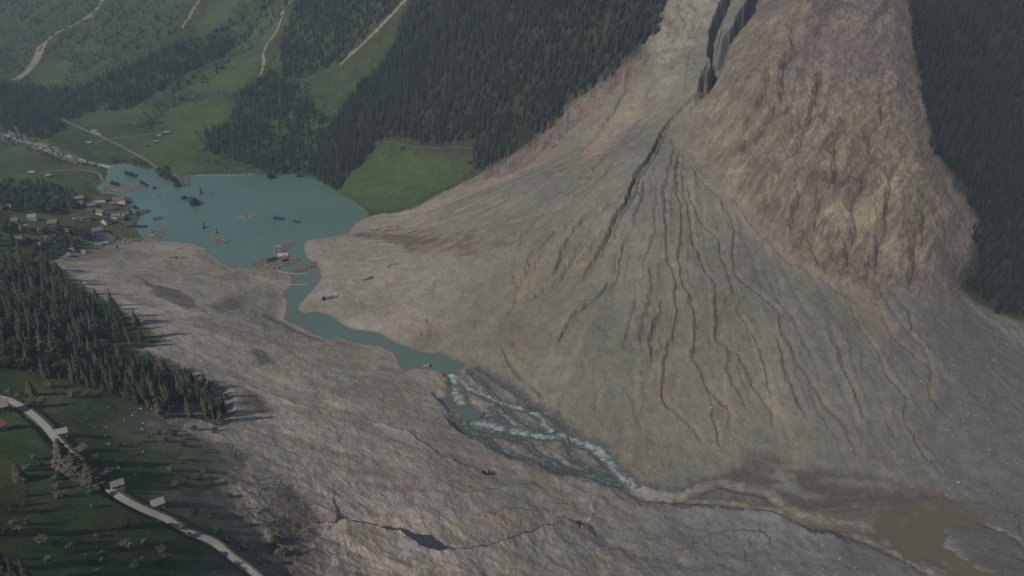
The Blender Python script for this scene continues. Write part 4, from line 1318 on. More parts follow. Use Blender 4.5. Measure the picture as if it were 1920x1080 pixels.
# the stand on the left: every tree its own
stand = scatter([(-30,525),(50,502),(100,503),(130,545),(200,588),(287,632),(250,648),(225,655),(185,700),(150,722),(60,705),(-30,690)], 5.7, lambda x, y: .86 + .3 * NZ(x, y, 25), 3)
if len(stand) > 205:
    stand = stand[rng.permutation(len(stand))[:205]]
lobe = scatter([(165,720),(190,690),(222,680),(262,680),(300,700),(380,722),(428,765),(425,800),(385,792),(330,772),(270,762),(222,735)], 5.6, lambda x, y: .8 + .3 * NZ(x, y, 25), 3)
if len(lobe) > 85:
    lobe = lobe[rng.permutation(len(lobe))[:85]]
for x, y, z in stand:
    sd = float(sample(sdD, x, y))
    if sd < 26 and random.random() < .8:
        tree('pine_tree', random.choice(P_PIN), x, y, random.uniform(21, 29), random.uniform(.9, 1.3), 'tall bare-trunked pine on the debris edge of the large left stand', 'pine', 'bare-trunked pines edging the large stand', lean=(random.gauss(0, .04), random.gauss(0, .04)))
    else:
        tree('spruce_tree', random.choice(P_SPR), x, y, random.uniform(16, 27), random.uniform(1.0, 1.5), 'tall dark green spruce inside the large stand at the left', 'spruce', 'spruces of the large left stand', lean=(random.gauss(0, .02), random.gauss(0, .02)))
for x, y, z in lobe:
    sd = float(sample(sdD, x, y))
    if sd < 30 and random.random() < .75:
        tree('pine_tree', random.choice(P_PIN), x, y, random.uniform(17, 23), random.uniform(.95, 1.3), 'slender bare-trunked pine at the tip of the small lower stand', 'pine', 'bare-trunked pines of the small stand', lean=(random.gauss(0, .05), random.gauss(0, .05)))
    else:
        tree('spruce_tree', random.choice(P_SPR), x, y, random.uniform(14, 22), random.uniform(1.0, 1.45), 'mid-green spruce in the small lower stand above the meadow', 'spruce', 'spruces of the small lower stand', lean=(random.gauss(0, .03), random.gauss(0, .03)))
young = np.vstack([scatter([(-30,525),(50,502),(100,503),(130,545),(200,588),(275,632),(250,648),(225,655),(185,700),(150,722),(60,705),(-30,690)], 5.0, lambda x, y: .7 + .5 * NZ(x, y, 25), 3),
                   scatter([(165,725),(190,690),(222,680),(300,700),(380,725),(420,770),(380,785),(330,772),(270,765),(200,740)], 5.0, lambda x, y: .6 + .5 * NZ(x, y, 25), 3)])
C_YNG = proto_collection('young_kinds', [joined('young_tree', *conifer(s, .04, .16, 15, 8), L_SPR, BARK) for s in (54, 55)] + [joined('young_leaf_tree', *broad(56, 260), L_BRD, BARK)])
young = young[sample(sdD, young[:, 0], young[:, 1]) > 24]
instances('forest_understorey', young, C_YNG, 6, 14, 1.0, label='shorter young trees filling the gaps of the left stands', cat='young trees')
# trees between the village houses
vil = [scatter([(-30,345),(60,345),(110,355),(150,372),(140,400),(90,400),(40,395),(-30,400)], 6, lambda x, y: .8 + .3 * NZ(x, y, 25), 3),
       scatter([(-30,400),(60,430),(130,440),(160,420),(140,400),(180,440),(150,460),(100,485),(60,480),(-30,500)], 9, lambda x, y: .6 + .6 * NZ(x, y, 25), 3)]
vil = np.vstack(vil)

for x, y, z in vil[:0]:
    pass

# ------------------------------------------------------------------ buildings
SLATE = flat_mat('slate_roof', (.15, .15, .147), .85, .2, 1.5, .15)
SLATE_D = flat_mat('dark_roof', (.08, .077, .077), .85, .2, 1.5, .15)
SLATE_L = flat_mat('light_metal_roof', (.24, .24, .25), .6, .12, 1.0, .1)
BROWNR = flat_mat('brown_roof', (.20, .115, .09), .85, .2, 1.5)
BLUER = flat_mat('wet_dark_roof', (.022, .03, .042), .5, .2, 1.0)
WHITE = flat_mat('white_plaster', (.6, .59, .56), .9, .06, .6)
GREYW = flat_mat('grey_plaster', (.24, .23, .21), .9, .12, .6)
TIMBER = flat_mat('dark_timber', (.10, .072, .052), .9, .25, 2.0, .2)
TIMBER_L = flat_mat('grey_timber', (.26, .225, .185), .9, .25, 2.0, .2)
ORANGEW = flat_mat('fresh_timber', (.34, .20, .125), .9, .3, 2.0, .2)
PANE = flat_mat('window_glass', (.03, .035, .04), .2, .1, 1.0)
STONE = flat_mat('pale_stone', (.34, .325, .29), .9, .2, .8, .15)


def house(nm, u, v, l, d, hw, hr, rz, wall, roof, label, cat='house', sink=0.0, tilt=(0, 0), wins=True, chim=True, base='ground', lower=None, planks=False):
    x, y = (ground_xy(u, v) if base == 'ground' else at_z(u, v, 0.0))
    z = (float(sample(Z, x, y)) if base == 'ground' else 0.0) - sink
    e = tag(link(nm, None, None, (x, y, z), (tilt[0], tilt[1], rz)), label, cat)
    a, b = l / 2, d / 2
    mb = MB()
    mb.add([(-a, -b, -2), (a, -b, -2), (a, b, -2), (-a, b, -2), (-a, -b, hw), (a, -b, hw), (a, b, hw), (-a, b, hw), (-a, 0, hw + hr), (a, 0, hw + hr)],
           [(0, 1, 5, 4), (2, 3, 7, 6), (1, 2, 6, 9, 5), (3, 0, 4, 8, 7), (3, 2, 1, 0)])
    link('wall', mb.mesh('wall', wall), e)
    if lower:
        mb = MB(); mb.box((0, 0, hw * .18 - 1.0), (l + .16, d + .16, hw * .36 + 2.0)); link('plinth', mb.mesh('plinth', lower), e)
    ov, th = .7, .28
    sl_ = hr / b
    for sg in (-1, 1):
        mb = MB()
        yo = sg * (b + ov); zo = hw - sl_ * ov
        A_ = [(-a - ov, 0, hw + hr), (a + ov, 0, hw + hr), (a + ov, yo, zo), (-a - ov, yo, zo)]
        A_ = [(p[0], p[1], p[2] + .04) for p in A_]
        B_ = [(p[0], p[1], p[2] + th) for p in A_]
        fs_ = [(0, 1, 2, 3), (7, 6, 5, 4), (0, 4, 5, 1), (1, 5, 6, 2), (2, 6, 7, 3), (3, 7, 4, 0)]
        if sg < 0:
            fs_ = [f[::-1] for f in fs_]
        mb.add(A_ + B_, fs_)
        rf = link('roof', mb.mesh('roof', roof), e)
    if chim:
        mb = MB(); mb.box((l * .18, b * .35, hw + hr * .9), (.9, .9, 2.2)); link('chimney', mb.mesh('chimney', GREYW), rf)
    if wins:
        nf = 2 if hw > 4 else 1
        mb = MB(); mb.box((0, 0, 0), (1.1, .12, 1.3)); wm = mb.mesh('window', PANE)
        for fl in range(nf):
            zc = hw * (fl + .62) / nf
            for k_ in range(3):
                link('window', wm, e, (-a + l * (k_ + .5) / 3, -b - .03, zc)); link('window', wm, e, (-a + l * (k_ + .5) / 3, b + .03, zc))
            for k_ in range(2):
                for sg in (-1, 1):
                    link('window', wm, e, (sg * (a + .03), -b + d * (k_ + .5) / 2, zc), (0, 0, math.pi / 2))
    if planks:
        mb = MB(); mb.box((0, 0, 0), (l * 1.0 / 7 * .9, .1, hw)); pm = mb.mesh('plank', wall)
        mb = MB(); mb.box((0, 0, 0), (1.2, .14, 1.9)); link('door', mb.mesh('door', TIMBER), e, (a * .3, -b - .09, .95))
        for k_ in range(7):
            for sg in (-1, 1):
                link('plank', pm, e, (-a + l * (k_ + .5) / 7, sg * (b + .03), hw / 2))
    return e


R_ = math.radians
# barns by the near road
house('barn', 120, 822, 5.0, 4.4, 2.6, 1.5, R_(25), TIMBER_L, SLATE_L, 'small grey-roofed barn at the road end beside the brown larch', 'barn', wins=False, chim=False, planks=True)
house('barn', 153, 850, 4.4, 4.2, 2.4, 1.7, R_(70), TIMBER_L, SLATE, 'tiny barn half shaded by the larch, second along the road', 'barn', wins=False, chim=False, planks=True)
house('barn', 224, 921, 5.4, 4.4, 2.6, 1.3, R_(28), TIMBER_L, SLATE, 'grey slate-roofed barn right beside the near road', 'barn', wins=False, chim=False, planks=True)
house('barn', 297, 949, 5.4, 4.8, 2.6, 1.4, R_(32), TIMBER_L, SLATE_L, 'pale-roofed barn alone in the meadow above the near road', 'barn', wins=False, chim=False, planks=True)
house('house', 2, 772, 9, 7.5, 4.2, 2.6, R_(28), TIMBER, TIMBER_L, 'brown-roofed wooden house at the left edge below the road', 'house')
house('cabin', -1, 812, 6, 5, 3.0, 1.8, R_(60), ORANGEW, BROWNR, 'reddish timber cabin cut by the left edge of the meadow', 'cabin', wins=False)
# village
HV = [
    (14, 395, 11, 9, 4.5, 3.2, 20, TIMBER, SLATE, 'grey-roofed chalet at the left edge above the village', 0),
    (62, 412, 9, 8, 4.5, 2.8, 20, WHITE, SLATE_L, 'pale-roofed chalet with white gable in the upper village', 0),
    (46, 432, 10, 8, 4.5, 3.0, 35, WHITE, SLATE, 'grey chalet with a small white corner below the pale-roofed one', 0),
    (101, 424, 11, 8, 4.5, 3.0, 10, TIMBER, SLATE, 'grey chalet standing right of the dark conifers in the upper village', 0),
    (36, 451, 7, 6, 3.5, 2.4, 20, TIMBER, SLATE, 'small grey hut among trees above the large stand', 0),
    (58, 457, 11, 8, 4.2, 2.8, 22, TIMBER, SLATE, 'grey slate chalet by the top of the large stand', 0),
    (71, 462, 7, 6, 3.2, 2.2, 10, TIMBER_L, SLATE, 'low outbuilding touching the chalet above the stand', 0),
    (97, 452, 11, 9, 4.2, 2.8, 15, GREYW, SLATE, 'grey chalet with pale lower wall near the dusty slope', 0),
    (148, 374, 13, 9, 4.5, 3.0, 25, TIMBER, SLATE, 'long grey-roofed house at the top corner of the village', 0),
    (147, 383, 11, 8, 4.0, 2.8, 15, GREYW, SLATE, 'grey house with pale rubble in front, top of the village', 0),
    (188, 377, 14, 9, 5.0, 3.0, 15, WHITE, SLATE_D, 'dark-roofed white building by the timber wrack on the shore', 0),
    (225, 378, 16, 10, 6.5, 3.2, 8, WHITE, BROWNR, 'large white building with brown roof standing at the water', 0),
    (207, 393, 13, 9, 4.5, 3.0, 20, TIMBER, SLATE_D, 'dark timber house below the large white building', 0),
    (188, 400, 13, 9, 4.5, 2.8, -15, WHITE, SLATE, 'wide grey roof over white wall in mid village', 0),
    (231, 396, 14, 9, 3.0, 2.8, 18, TIMBER, SLATE_D, 'dark flooded chalet at the shore beside a round tree', 1.5),
    (246, 385, 9, 7, 3.0, 2.4, 10, TIMBER, SLATE_D, 'small dark-roofed house standing in shallow water right of the white building', 1.5),
    (219, 408, 11, 8, 5.0, 2.6, 12, WHITE, SLATE, 'bright white-walled house near the shore, grey roof', 0),
    (200, 420, 9, 8, 5.5, 3.0, 75, WHITE, SLATE_D, 'house with bright white gable on the village lawn', 0),
    (183, 434, 12, 9, 5.0, 3.0, 35, GREYW, SLATE, 'grey hip-like chalet beside the dark blue pool', 0),
    (243, 425, 11, 9, 4.0, 2.8, 40, TIMBER, SLATE_D, 'dark chalet at the edge of the lawn by the lake', 0),
    (197, 455, 8, 7, 2.0, 2.2, 15, GREYW, SLATE_L, 'small pale roof at the lower edge of the blue pool', 1.5),
    (185, 459, 9, 7, 2.0, 2.2, 20, GREYW, SLATE, 'half-buried grey roof left of the small pale roof', 2.0),
    (206, 463, 12, 8, 1.5, 2.4, 25, TIMBER, SLATE, 'half-buried long roof at the tip of the debris', 2.0),
    (118, 478, 14, 9, 2.0, 2.6, 25, TIMBER_L, SLATE, 'wide dusty roof half buried at the debris edge above the stand', 2.0),
    (129, 471, 11, 8, 2.5, 2.6, 30, TIMBER, SLATE, 'tilted dusty roof beside the wide half-buried one', 1.5),
    (150, 472, 12, 8, 1.5, 2.4, 10, TIMBER_L, TIMBER_L, 'collapsed brown roof lying on the dusty slope', 1.5),
    (172, 386, 10, 8, 4.2, 2.6, 30, TIMBER, SLATE, 'brown timber chalet left of the dark-roofed white building', 0),
    (170, 398, 9, 7, 4.0, 2.6, 5, TIMBER, SLATE_D, 'dark hut uphill of the wide grey roof in mid village', 0),
    (214, 384, 9, 7, 4.0, 2.6, 25, TIMBER, BROWNR, 'small brown-roofed chalet left of the large white building', 0),
    (205, 402, 8, 7, 4.0, 2.4, 40, TIMBER, SLATE_D, 'small dark chalet squeezed between the mid-village roofs', 0),
    (228, 413, 8, 7, 4.0, 2.4, 15, TIMBER, SLATE_D, 'dark hut right of the bright white-walled house', 0),
    (80, 436, 8, 7, 3.6, 2.4, 18, TIMBER, SLATE, 'lone grey hut in the middle of the upper village slope', 0),
    (122, 440, 9, 7, 3.6, 2.4, 28, TIMBER, SLATE, 'grey hut left of the dark blue pool', 0),
    (28, 418, 9, 7, 4.0, 2.6, 12, TIMBER, SLATE, 'grey hut between two chalets at the far left of the village', 0),
    (236, 402, 7, 6, 3.0, 2.2, 50, WHITE, SLATE, 'little white-walled shed at the shore below the flooded chalet', 0),
    (163, 412, 9, 7, 3.5, 2.4, 20, TIMBER, SLATE_D, 'dark-roofed hut on the village slope above the lawn', 0),
]
for u, v, l, d, hw, hr, rz, wm, rm, lb, sk in HV:
    t_ = (0, 0) if sk < 1.4 else (random.uniform(-.1, .1), random.uniform(-.1, .1))
    house('house', u, v, l, d, hw, hr, R_(rz), wm, rm, lb, sink=sk, tilt=t_, wins=sk < 1, chim=sk < 1, lower=GREYW if wm is TIMBER and sk < 1 else None)
# flooded and floating houses
FL = [
    (268, 398, 14, 9, 3.2, 3.2, 10, WHITE, SLATE_D, 'flooded house with white gable and grey roof out in the lake', 2.4, (0, 0)),
    (296, 411, 10, 8, 2.5, 3.0, 30, GREYW, SLATE_D, 'flooded house with pale gable farther out in the lake', 2.4, (.05, 0)),
    (267, 425, 11, 7, .6, .5, 5, TIMBER, BLUER, 'flat dark roof floating near the village shore', .5, (0, .03)),
    (523, 410, 13, 9, 1.2, 2.6, -20, WHITE, BLUER, 'dark floating roof with one white edge in mid lake', 1.2, (.06, .05)),
    (557, 416, 9, 6, 1.0, 1.8, -25, TIMBER, BLUER, 'smaller black roof floating right in the lake', 1.0, (.05, .06)),
    (530, 478, 12, 9, 1.2, 1.2, 22, GREYW, flat_mat('white_roof', (.45, .45, .47), .6, .08, 1.0), 'bright white roof drifting in the timber jam at the outlet', .8, (.04, .08)),
    (522, 462, 8, 6, 1.2, 1.0, 15, TIMBER, SLATE_L, 'pale grey roof at the far side of the timber jam', .7, (0, .06)),
    (536, 465, 10, 6, .8, 1.0, 28, TIMBER_L, SLATE, 'long grey roof beside the red one in the jam', .6, (.04, 0)),
    (545, 457, 7, 6, 1.2, 1.4, 20, TIMBER, flat_mat('red_roof', (.30, .06, .055), .7, .15, 1.0), 'small red roof at the top of the timber jam', .7, (0, .08)),
    (510, 488, 11, 8, 1.6, 1.6, 30, TIMBER, BLUER, 'black broken roof in the timber jam below the white one', .8, (.12, .05)),
    (534, 490, 7, 6, 1.8, 1.5, 60, TIMBER, BLUER, 'black upended roof piece in the middle of the jam', .6, (.2, .1)),
]
for u, v, l, d, hw, hr, rz, wm, rm, lb, sk, tl in FL:
    house('floating_roof' if sk < 2 else 'flooded_house', u, v, l, d, hw, hr, R_(rz), wm, rm, lb, 'roof' if sk < 2 else 'house', sink=sk, tilt=tl, wins=False, chim=False, base='water')
house('floating_cabin', 799, 688, 5.0, 4.0, 2.4, .6, R_(15), ORANGEW, TIMBER_L, 'small orange timber box stranded at the end of the river pool', 'cabin', sink=.4, wins=False, chim=False, base='water')
# far huts
for u, v, l, d, lb in ((313, 251, 9, 6, 'pale hut touching the far track across the valley'), (299, 259, 6, 4, 'long low hut below the far track'), (294, 270, 7, 5, 'white-roofed hut in the far hayfield'), (277, 277, 6, 4, 'dark hut in the far hayfield, left of the white-roofed one'),
                       (61, 326, 9, 6, 'white-roofed hut where the left track ends'), (91, 333, 7, 6, 'hut with pale gable in the left hayfield'), (75, 236, 6, 5, 'lone white hut in the dark wood at the far left'), (167, 268, 7, 5, 'small pale hut at the end of the short far track')):
    house('hut', u, v, l, d, 2.6, 1.6, R_(random.uniform(0, 40)), TIMBER, SLATE_L if 'dark' not in lb else SLATE_D, lb, 'hut', wins=False, chim=False)

# ------------------------------------------------------------------ driftwood, booms, trees in the lake
def raft(nm, px, n_, label, z=0.15, mats=(ORANGEW, TIMBER_L, DEADW, SLATE_L), lmax=7.0, cat='driftwood', ground=False, big=1.0):
    P = at_water(px, 0.0) if not ground else W(px)
    c = P.mean(0); mb = MB(); mi = []
    (x0_, y0_), (x1_, y1_) = P.min(0), P.max(0)
    a0 = random.uniform(0, 3)
    while n_ > 0:
        x, y = random.uniform(x0_, x1_), random.uniform(y0_, y1_)
        if not in_poly(np.array([x]), np.array([y]), P)[0]:
            continue
        n_ -= 1
        zz = z if not ground else float(sample(Z, x, y)) + .2
        ln = random.uniform(1.5, lmax)
        wd = random.choice((.35, .5, .8, 1.6, 2.4)) * big
        k_ = len(mb.f)
        mb.box((x - c[0], y - c[1], zz + random.uniform(0, .9)), (ln, wd, .3), random.gauss(a0, .9), random.gauss(0, .12))
        mi += [random.choices(range(len(mats)), weights=(5, 3, 4, 1)[:len(mats)])[0]] * 6
    me = mb.mesh(nm, None)
    for m in mats: me.materials.append(m)
    me.polygons.foreach_set('material_index', mi)
    return tag(link(nm, me, None, (c[0], c[1], 0)), label, cat, kind='stuff')


raft('timber_wrack', [(187,352),(205,348),(230,350),(262,344),(282,343),(280,348),(255,356),(230,361),(205,360),(188,360)], 260, 'reddish timber wrack along the shore beyond the white building')
raft('timber_wrack', [(272,432),(300,430),(310,434),(303,446),(290,448),(275,442)], 110, 'pile of broken orange timber where village and debris meet')
raft('timber_wrack', [(393,449),(405,446),(430,448),(428,455),(395,456)], 70, 'small raft of orange timber floating in mid lake')
raft('timber_wrack', [(402,436),(412,434),(415,440),(404,441)], 14, 'tiny pink timber patch around a drowned treetop')
raft('timber_wrack', [(472,494),(495,485),(512,480),(530,470),(545,482),(562,486),(548,495),(530,500),(515,506),(478,500)], 300, 'jam of broken timber clogging the lake outlet')
raft('timber_wrack', [(508,474),(530,460),(545,454),(552,458),(535,470),(515,482)], 90, 'grey wreckage strung along the far side of the outlet jam', mats=(TIMBER_L, SLATE, DEADW, SLATE_L))
raft('timber_wrack', [(548,508),(575,500),(590,491),(596,489),(590,500),(570,508),(555,511)], 150, 'rust-red timber boom drifting against the outlet bank', mats=(flat_mat('rust_wood', (.34, .105, .06), .9, .3, 2.0), ORANGEW, DEADW, TIMBER_L))
raft('timber_wrack', [(335,325),(352,327),(360,335),(355,348),(342,352),(338,342)], 120, 'grey and pink wreckage by the dark trees at the far shore', mats=(TIMBER_L, ORANGEW, DEADW, SLATE_L))
raft('timber_wrack', [(440,412),(452,405),(470,402),(485,403),(470,409),(447,413)], 40, 'sunken brownish roof timbers just below the lake surface', z=-.1, mats=(TIMBER_L, DEADW))
raft('timber_wrack', [(375,328),(480,326),(480,329),(375,331)], 60, 'thin line of pale driftwood along the far lake shore', z=.1, mats=(STONE, TIMBER_L))
raft('house_rubble', [(130,400),(150,398),(165,408),(155,417),(138,415)], 60, 'scattered house rubble on the village slope', ground=True, mats=(TIMBER_L, STONE, DEADW))
raft('house_rubble', [(212,455),(235,448),(270,444),(300,444),(295,450),(255,452),(225,460)], 120, 'grey wreckage lining the edge between village and debris', ground=True, mats=(TIMBER_L, GREYW, SLATE, DEADW))
YEL = flat_mat('yellow_boom', (.42, .37, .22), .7, .1, 1.0)
for px, lb in (([(522,508),(532,511),(545,513),(575,513),(590,505),(606,497)], 'pale floating boom across the outlet, the one nearer the timber jam'), ([(518,530),(530,532),(545,534),(575,533),(595,526),(618,518)], 'yellow floating boom across the outlet, the one farther downstream')):
    P = smooth(at_water(px, 0), 4); mb = MB()
    zz = np.maximum(sample(Z, P[:, 0], P[:, 1]), 0.0) + .25
    c = P[0]
    for i in range(len(P) - 1):
        mb.tube((P[i][0] - c[0], P[i][1] - c[1], zz[i]), (P[i + 1][0] - c[0], P[i + 1][1] - c[1], zz[i + 1]), .33, .33, 6)
    tag(link('floating_boom', mb.mesh('floating_boom', YEL), None, (c[0], c[1], 0)), lb, 'boom')


def wtree(u, v, h, wide, proto, label, cat, sink=6, group=None):
    x, y = at_z(u, v, 0)
    tree('drowned_tree', proto, x, y, h, wide, label, cat, group, z=-sink)


wtree(377, 362, 18, 1.3, P_SPR[0], 'pointed conifer top rising from the lake beside the round drowned crown', 'conifer')
wtree(366, 385, 24, .75, P_BRD[0], 'big round dark crown standing drowned in the lake', 'tree', 8)
wtree(346, 373, 13, .8, P_BRD[1], 'small drowned crown left of the big round one', 'tree', 6)
wtree(397, 367, 12, .9, P_SPR[1], 'small conifer top near a floating log in the lake', 'conifer', 5)
wtree(383, 428, 19, 1.3, P_SPR[2], 'lone conifer top in the lower part of the lake', 'conifer', 7)
wtree(407, 438, 14, 1.1, P_SPR[3], 'conifer top ringed by pink timber in the lake', 'conifer', 5)
for u, v, h in ((305, 330, 17), (316, 335, 19), (326, 340, 16), (333, 350, 15), (312, 322, 16), (298, 322, 14)):
    wtree(u, v, h, .85, random.choice(P_BRD), 'dark rounded tree in the flooded clump at the far shore', 'tree', 5, 'flooded clump of dark trees')
for u, v, h in ((238, 327, 11), (246, 330, 12), (254, 332, 9), (213, 347, 12), (220, 349, 11), (266, 345, 10), (274, 349, 9), (290, 354, 8)):
    wtree(u, v, h, .8, random.choice(P_BRD), 'small drowned bush in the shallow upper end of the lake', 'bush', 3, 'drowned bushes of the upper lake')
for u, v, h in ((507, 335, 15), (560, 332, 12), (255, 392, 8), (258, 405, 10), (237, 412, 9), (300, 366, 4)):
    wtree(u, v, h, .9, random.choice(P_BRD), 'dark tree standing at the water line of the lake', 'tree', 2, 'trees at the lake edge')

# village trees
vil = clearing(vil)
if len(vil) > 190:
    vil = vil[rng.permutation(len(vil))[:190]]
for x, y, z in vil:
    if random.random() < .25:
        tree('spruce_tree', random.choice(P_SPR), x, y, random.uniform(13, 21), random.uniform(1.2, 1.7), 'dark conifer growing between the village houses', 'conifer', 'conifers among the village houses')
    else:
        tree('broadleaf_tree', random.choice(P_BRD), x, y, random.uniform(7, 13), random.uniform(.9, 1.2), 'green round-crowned tree growing between the village houses', 'tree', 'round trees among the village houses')

# meadow trees and bushes
def mtree(nm, u, v, h, wide, proto, label, cat, group=None):
    x, y = ground_xy(u, v)
    tree(nm, proto, x, y, h, wide, label, cat, group)


mtree('larch_tree', 124, 882, 20, 1.35, P_LAR[0], 'large brownish larch over the road between the two small barns', 'larch')
mtree('larch_tree', 147, 900, 17, 1.45, P_LAR[1], 'second brownish larch just below the large one', 'larch')
mtree('larch_tree', 174, 914, 15, 1.55, P_LAR[0], 'dull green larch where the road disappears', 'larch')
mtree('larch_tree', 60, 742, 12, 1.3, P_LAR[1], 'brownish larch in the hedge above the road bend', 'larch')
mtree('larch_tree', 40, 905, 11, 1.2, P_LAR[0], 'dull larch alone at the left of the meadow', 'larch')
mtree('larch_tree', 300, 778, 13, 1.3, P_LAR[1], 'pale brownish larch in front of the small lower stand', 'larch')
for u, v, s in ((95, 727, 6.5), (114, 740, 5), (140, 746, 7), (165, 739, 4), (180, 742, 3.5), (60, 764, 5), (75, 764, 7), (18, 738, 5), (35, 744, 4)):
    mtree('bush', u, v, s, 1.2, random.choice(P_BSH), 'pale green bush in the hedge above the near road', 'bush', 'bushes of the hedge above the road')
for u, v, s in ((188, 878, 5), (207, 903, 6), (232, 930, 3.5), (322, 884, 5), (330, 912, 4), (345, 908, 3), (318, 985, 3), (340, 992, 4), (355, 1005, 4)):
    mtree('bush', u, v, s, 1.1, random.choice(P_BSH), 'grey-green bush close beside the near road or its barns', 'bush', 'bushes along the near road')
for i_ in range(34):
    u, v = random.uniform(10, 330), random.uniform(850, 1075)
    if 905 + (u - 200) * .62 - 14 < v < 905 + (u - 200) * .62 + 34 or (u > 200 and v < 905 + (u - 200) * .62): continue
    mtree('bush', u, v, random.uniform(2.2, 5), random.uniform(1, 1.4), random.choice(P_BSH + P_BRD), 'bush on the open meadow below the near road', 'bush', 'bushes of the meadow below the road')
for i_ in range(30):
    u, v = random.uniform(190, 420), random.uniform(770, 900)
    if v > 830 + (u - 190) * .5: continue
    mtree('bush', u, v, random.uniform(1.8, 4), random.uniform(1, 1.4), random.choice(P_BSH + P_BRD), 'bush on the stony meadow between the small stand and the barns', 'bush', 'bushes of the stony meadow above the road')
for u, v, s in ((30, 968, 5), (50, 953, 3.5), (140, 1035, 6), (240, 1030, 6), (272, 1020, 4), (190, 1062, 6), (105, 905, 3.5), (110, 920, 4), (80, 880, 3), (310, 1055, 5), (20, 1010, 4)):
    mtree('bush', u, v, s, 1.1, random.choice(P_BSH + P_BRD), 'bush on the open meadow below the near road', 'bush', 'bushes of the meadow below the road')
for u, v, s in ((375, 895, 4), (395, 905, 5), (368, 965, 4), (430, 930, 4), (395, 970, 4), (430, 1020, 5), (460, 1030, 5), (520, 1025, 7), (535, 1050, 6), (490, 1060, 4), (470, 985, 3), (410, 1000, 4)):
    mtree('bush', u, v, s, 1.15, random.choice(P_BRD), 'dust-covered dark shrub on the torn slope above the debris', 'shrub', 'dusty shrubs on the torn slope')
for u, v, h in ((-4, 1010, 20), (6, 1075, 18), (32, 1095, 14), (55, 1100, 14)):
    mtree('spruce_tree', u, v, h, 1.2, random.choice(P_SPR), 'dark spruce in the lower left corner of the meadow', 'spruce', 'spruces of the lower left corner')

tuft = np.vstack([scatter([(-20,760),(110,840),(200,925),(330,1000),(470,1090),(-20,1100)], 4.5, lambda x, y: .10 + .35 * NZ(x, y, 18), 0),
                  scatter([(110,760),(230,760),(350,810),(420,880),(480,1000),(520,1080),(330,985),(210,915),(160,850)], 4.0, lambda x, y: .16 + .4 * NZ(x, y, 18), 0)])
C_TUF = proto_collection('tuft_kinds', [joined('tuft', *broad(s, 60), lm_, BARK) for s, lm_ in ((74, L_BRD), (75, L_BSH), (76, L_BRD))])
instances('meadow_shrubs', clearing(tuft), C_TUF, .8, 2.6, 1.5, label='low shrubs dotted over the near meadow', cat='shrubs')
# fallen trunks on the torn slope, bare wood
def logmesh(seed):
    R = random.Random(seed); t = MB(); b = R.uniform(-.03, .03)
    t.tube((-.5, 0, 0), (0, b, .01), .016, .012, 6); t.tube((0, b, .01), (.5, 0, .02), .012, .004, 6)
    for k_ in range(6):
        a = R.uniform(0, 6.28)
        t.tube((-.5, 0, 0), (-.53, math.cos(a) * .05, math.sin(a) * .05), .008, .003, 3)
    for k_ in range(5):
        x = R.uniform(-.1, .4); a = R.uniform(0, 6.28)
        t.tube((x, b * .5, .01), (x + .05, math.cos(a) * .06, .01 + abs(math.sin(a)) * .05), .003, .001, 3)
    return t.mesh('log', LOGW)


LM = [logmesh(s) for s in range(4)]
lg = scatter([(430,850),(470,845),(520,880),(560,920),(590,980),(600,1060),(570,1085),(530,1060),(505,1000),(470,950),(440,900)], 6.5, lambda x, y: .85 + 0 * x, 2)
lg = lg[rng.permutation(len(lg))[:120]]
for x, y, z in lg:
    a = random.gauss(.9, .7)
    p2 = (x + math.cos(a) * 4, y + math.sin(a) * 4)
    sl_ = math.atan2(float(sample(Z, *p2)) - (z + .2), 4)
    s = random.uniform(7, 16)
    tag(link('fallen_log', random.choice(LM), None, (x, y, float(sample(Z, x, y)) + .25), (0, -sl_, a), (s, s, s)), 'bare fallen trunk strewn on the torn slope above the debris', 'log', 'fallen trunks on the torn slope')
lg = np.vstack([scatter([(455,880),(520,900),(575,940),(600,1000),(605,1090),(540,1090),(500,1020),(460,960)], 2.4, lambda x, y: .5 + .8 * NZ(x, y, 12), 2), scatter([(360,800),(430,775),(440,800),(470,850),(430,850),(370,830)], 5, lambda x, y: .4 + 0 * x, 2),
                scatter([(255,640),(290,630),(300,650),(270,665)], 3, lambda x, y: .6 + 0 * x, 2)])
sticks = proto_collection('stick_kinds', [logmesh(s) for s in (91, 92, 93)])
o = instances('fallen_branches', lg, sticks, 3, 7, 1.0, label='litter of reddish brown broken branches on the torn slope', cat='branches')

# boulders
def rock(seed):
    R = np.random.default_rng(seed)
    import bmesh
    bm = bmesh.new(); bmesh.ops.create_icosphere(bm, subdivisions=1, radius=.5)
    for v in bm.verts:
        v.co *= float(R.uniform(.65, 1.15)); v.co.z *= .75
    me = bpy.data.meshes.new('boulder'); bm.to_mesh(me); bm.free(); me.materials.append(STONE)
    return me


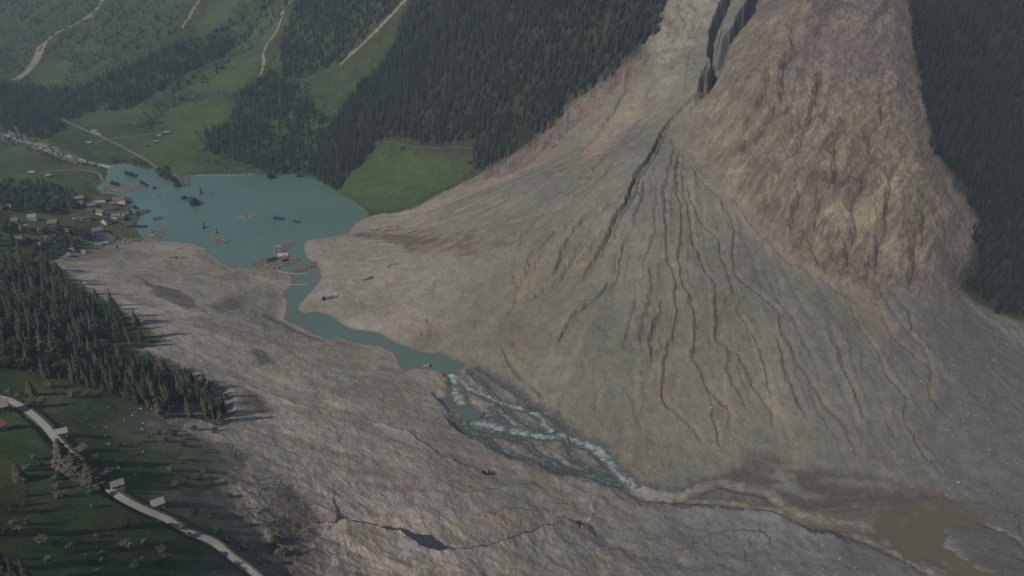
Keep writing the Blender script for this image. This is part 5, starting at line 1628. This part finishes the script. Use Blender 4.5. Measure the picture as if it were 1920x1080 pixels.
RK = [rock(s) for s in range(5)]
pts = scatter([(760,480),(1000,400),(1200,330),(1290,240),(1400,420),(1600,560),(1900,640),(1940,1000),(1700,900),(1400,860),(1180,860),(950,680),(800,600)], 22, lambda x, y: .30 + .3 * NZ(x, y, 60), 0)
pts = pts[rng.permutation(len(pts))[:210]]
for x, y, z in pts:
    s = random.choice((1.2, 1.5, 1.5, 1.9, 2.6)) * random.uniform(.8, 1.3)
    tag(link('boulder', random.choice(RK), None, (x, y, z + .2 + s * .2), (random.uniform(-.5, .5), random.uniform(-.5, .5), random.uniform(0, 6.28)), (s, s, s)), 'pale boulder lying loose on the grey debris fan', 'boulder', 'boulders on the debris fan')
near_b = scatter([(520,690),(760,720),(900,830),(1150,930),(1500,1010),(1700,1080),(900,1090),(620,1060),(600,900),(480,780)], 6.5, lambda x, y: .45 + .4 * NZ(x, y, 40), 0)
rk = proto_collection('rubble_kinds', [rock(s) for s in (21, 22, 23)])
far_b = scatter([(700,470),(1000,400),(1200,330),(1290,240),(1400,420),(1600,560),(1900,640),(1940,1000),(1700,900),(1400,860),(1180,860),(950,680),(640,590)], 9, lambda x, y: .4 + .5 * NZ(x, y, 40), 0)
instances('rubble', np.vstack([near_b, far_b]), rk, .6, 1.9, 1.1, label='small stones scattered over the debris', cat='rubble')
meb = scatter([(200,760),(330,760),(350,800),(330,880),(250,930),(180,860)], 7, lambda x, y: .3 + .6 * NZ(x, y, 20), 0)
meb = meb[:60]
for x, y, z in meb:
    s = random.uniform(.8, 2.2)
    tag(link('meadow_stone', random.choice(RK), None, (x, y, z + .2), (0, 0, random.uniform(0, 6.28)), (s * 1.3, s, s * .5)), 'pale stone lying in the meadow above the near road', 'stone', 'stones of the upper near meadow')

# ------------------------------------------------------------------ haze
zlo = float(Z.min()) - 3; zhi = max(float(Z.max()) + 40, CAM_H + 20)
mb = MB(); mb.box((0, 1400, (zlo + zhi) / 2), (9000, 6400, zhi - zlo))
hz = link('haze', mb.mesh('haze', None))
hm = bpy.data.materials.new('haze'); hm.use_nodes = True
t = hm.node_tree; t.nodes.clear()
ou = t.nodes.new('ShaderNodeOutputMaterial'); pv = t.nodes.new('ShaderNodeVolumePrincipled')
pv.inputs['Color'].default_value = (.60, .78, 1.0, 1)
pv.inputs['Density'].default_value = 0.000125
pv.inputs['Anisotropy'].default_value = 0.0
t.links.new(pv.outputs[0], ou.inputs['Volume'])
hz.data.materials.append(hm)
tag(hz, 'thin bluish haze filling the valley air', 'haze', kind='stuff')
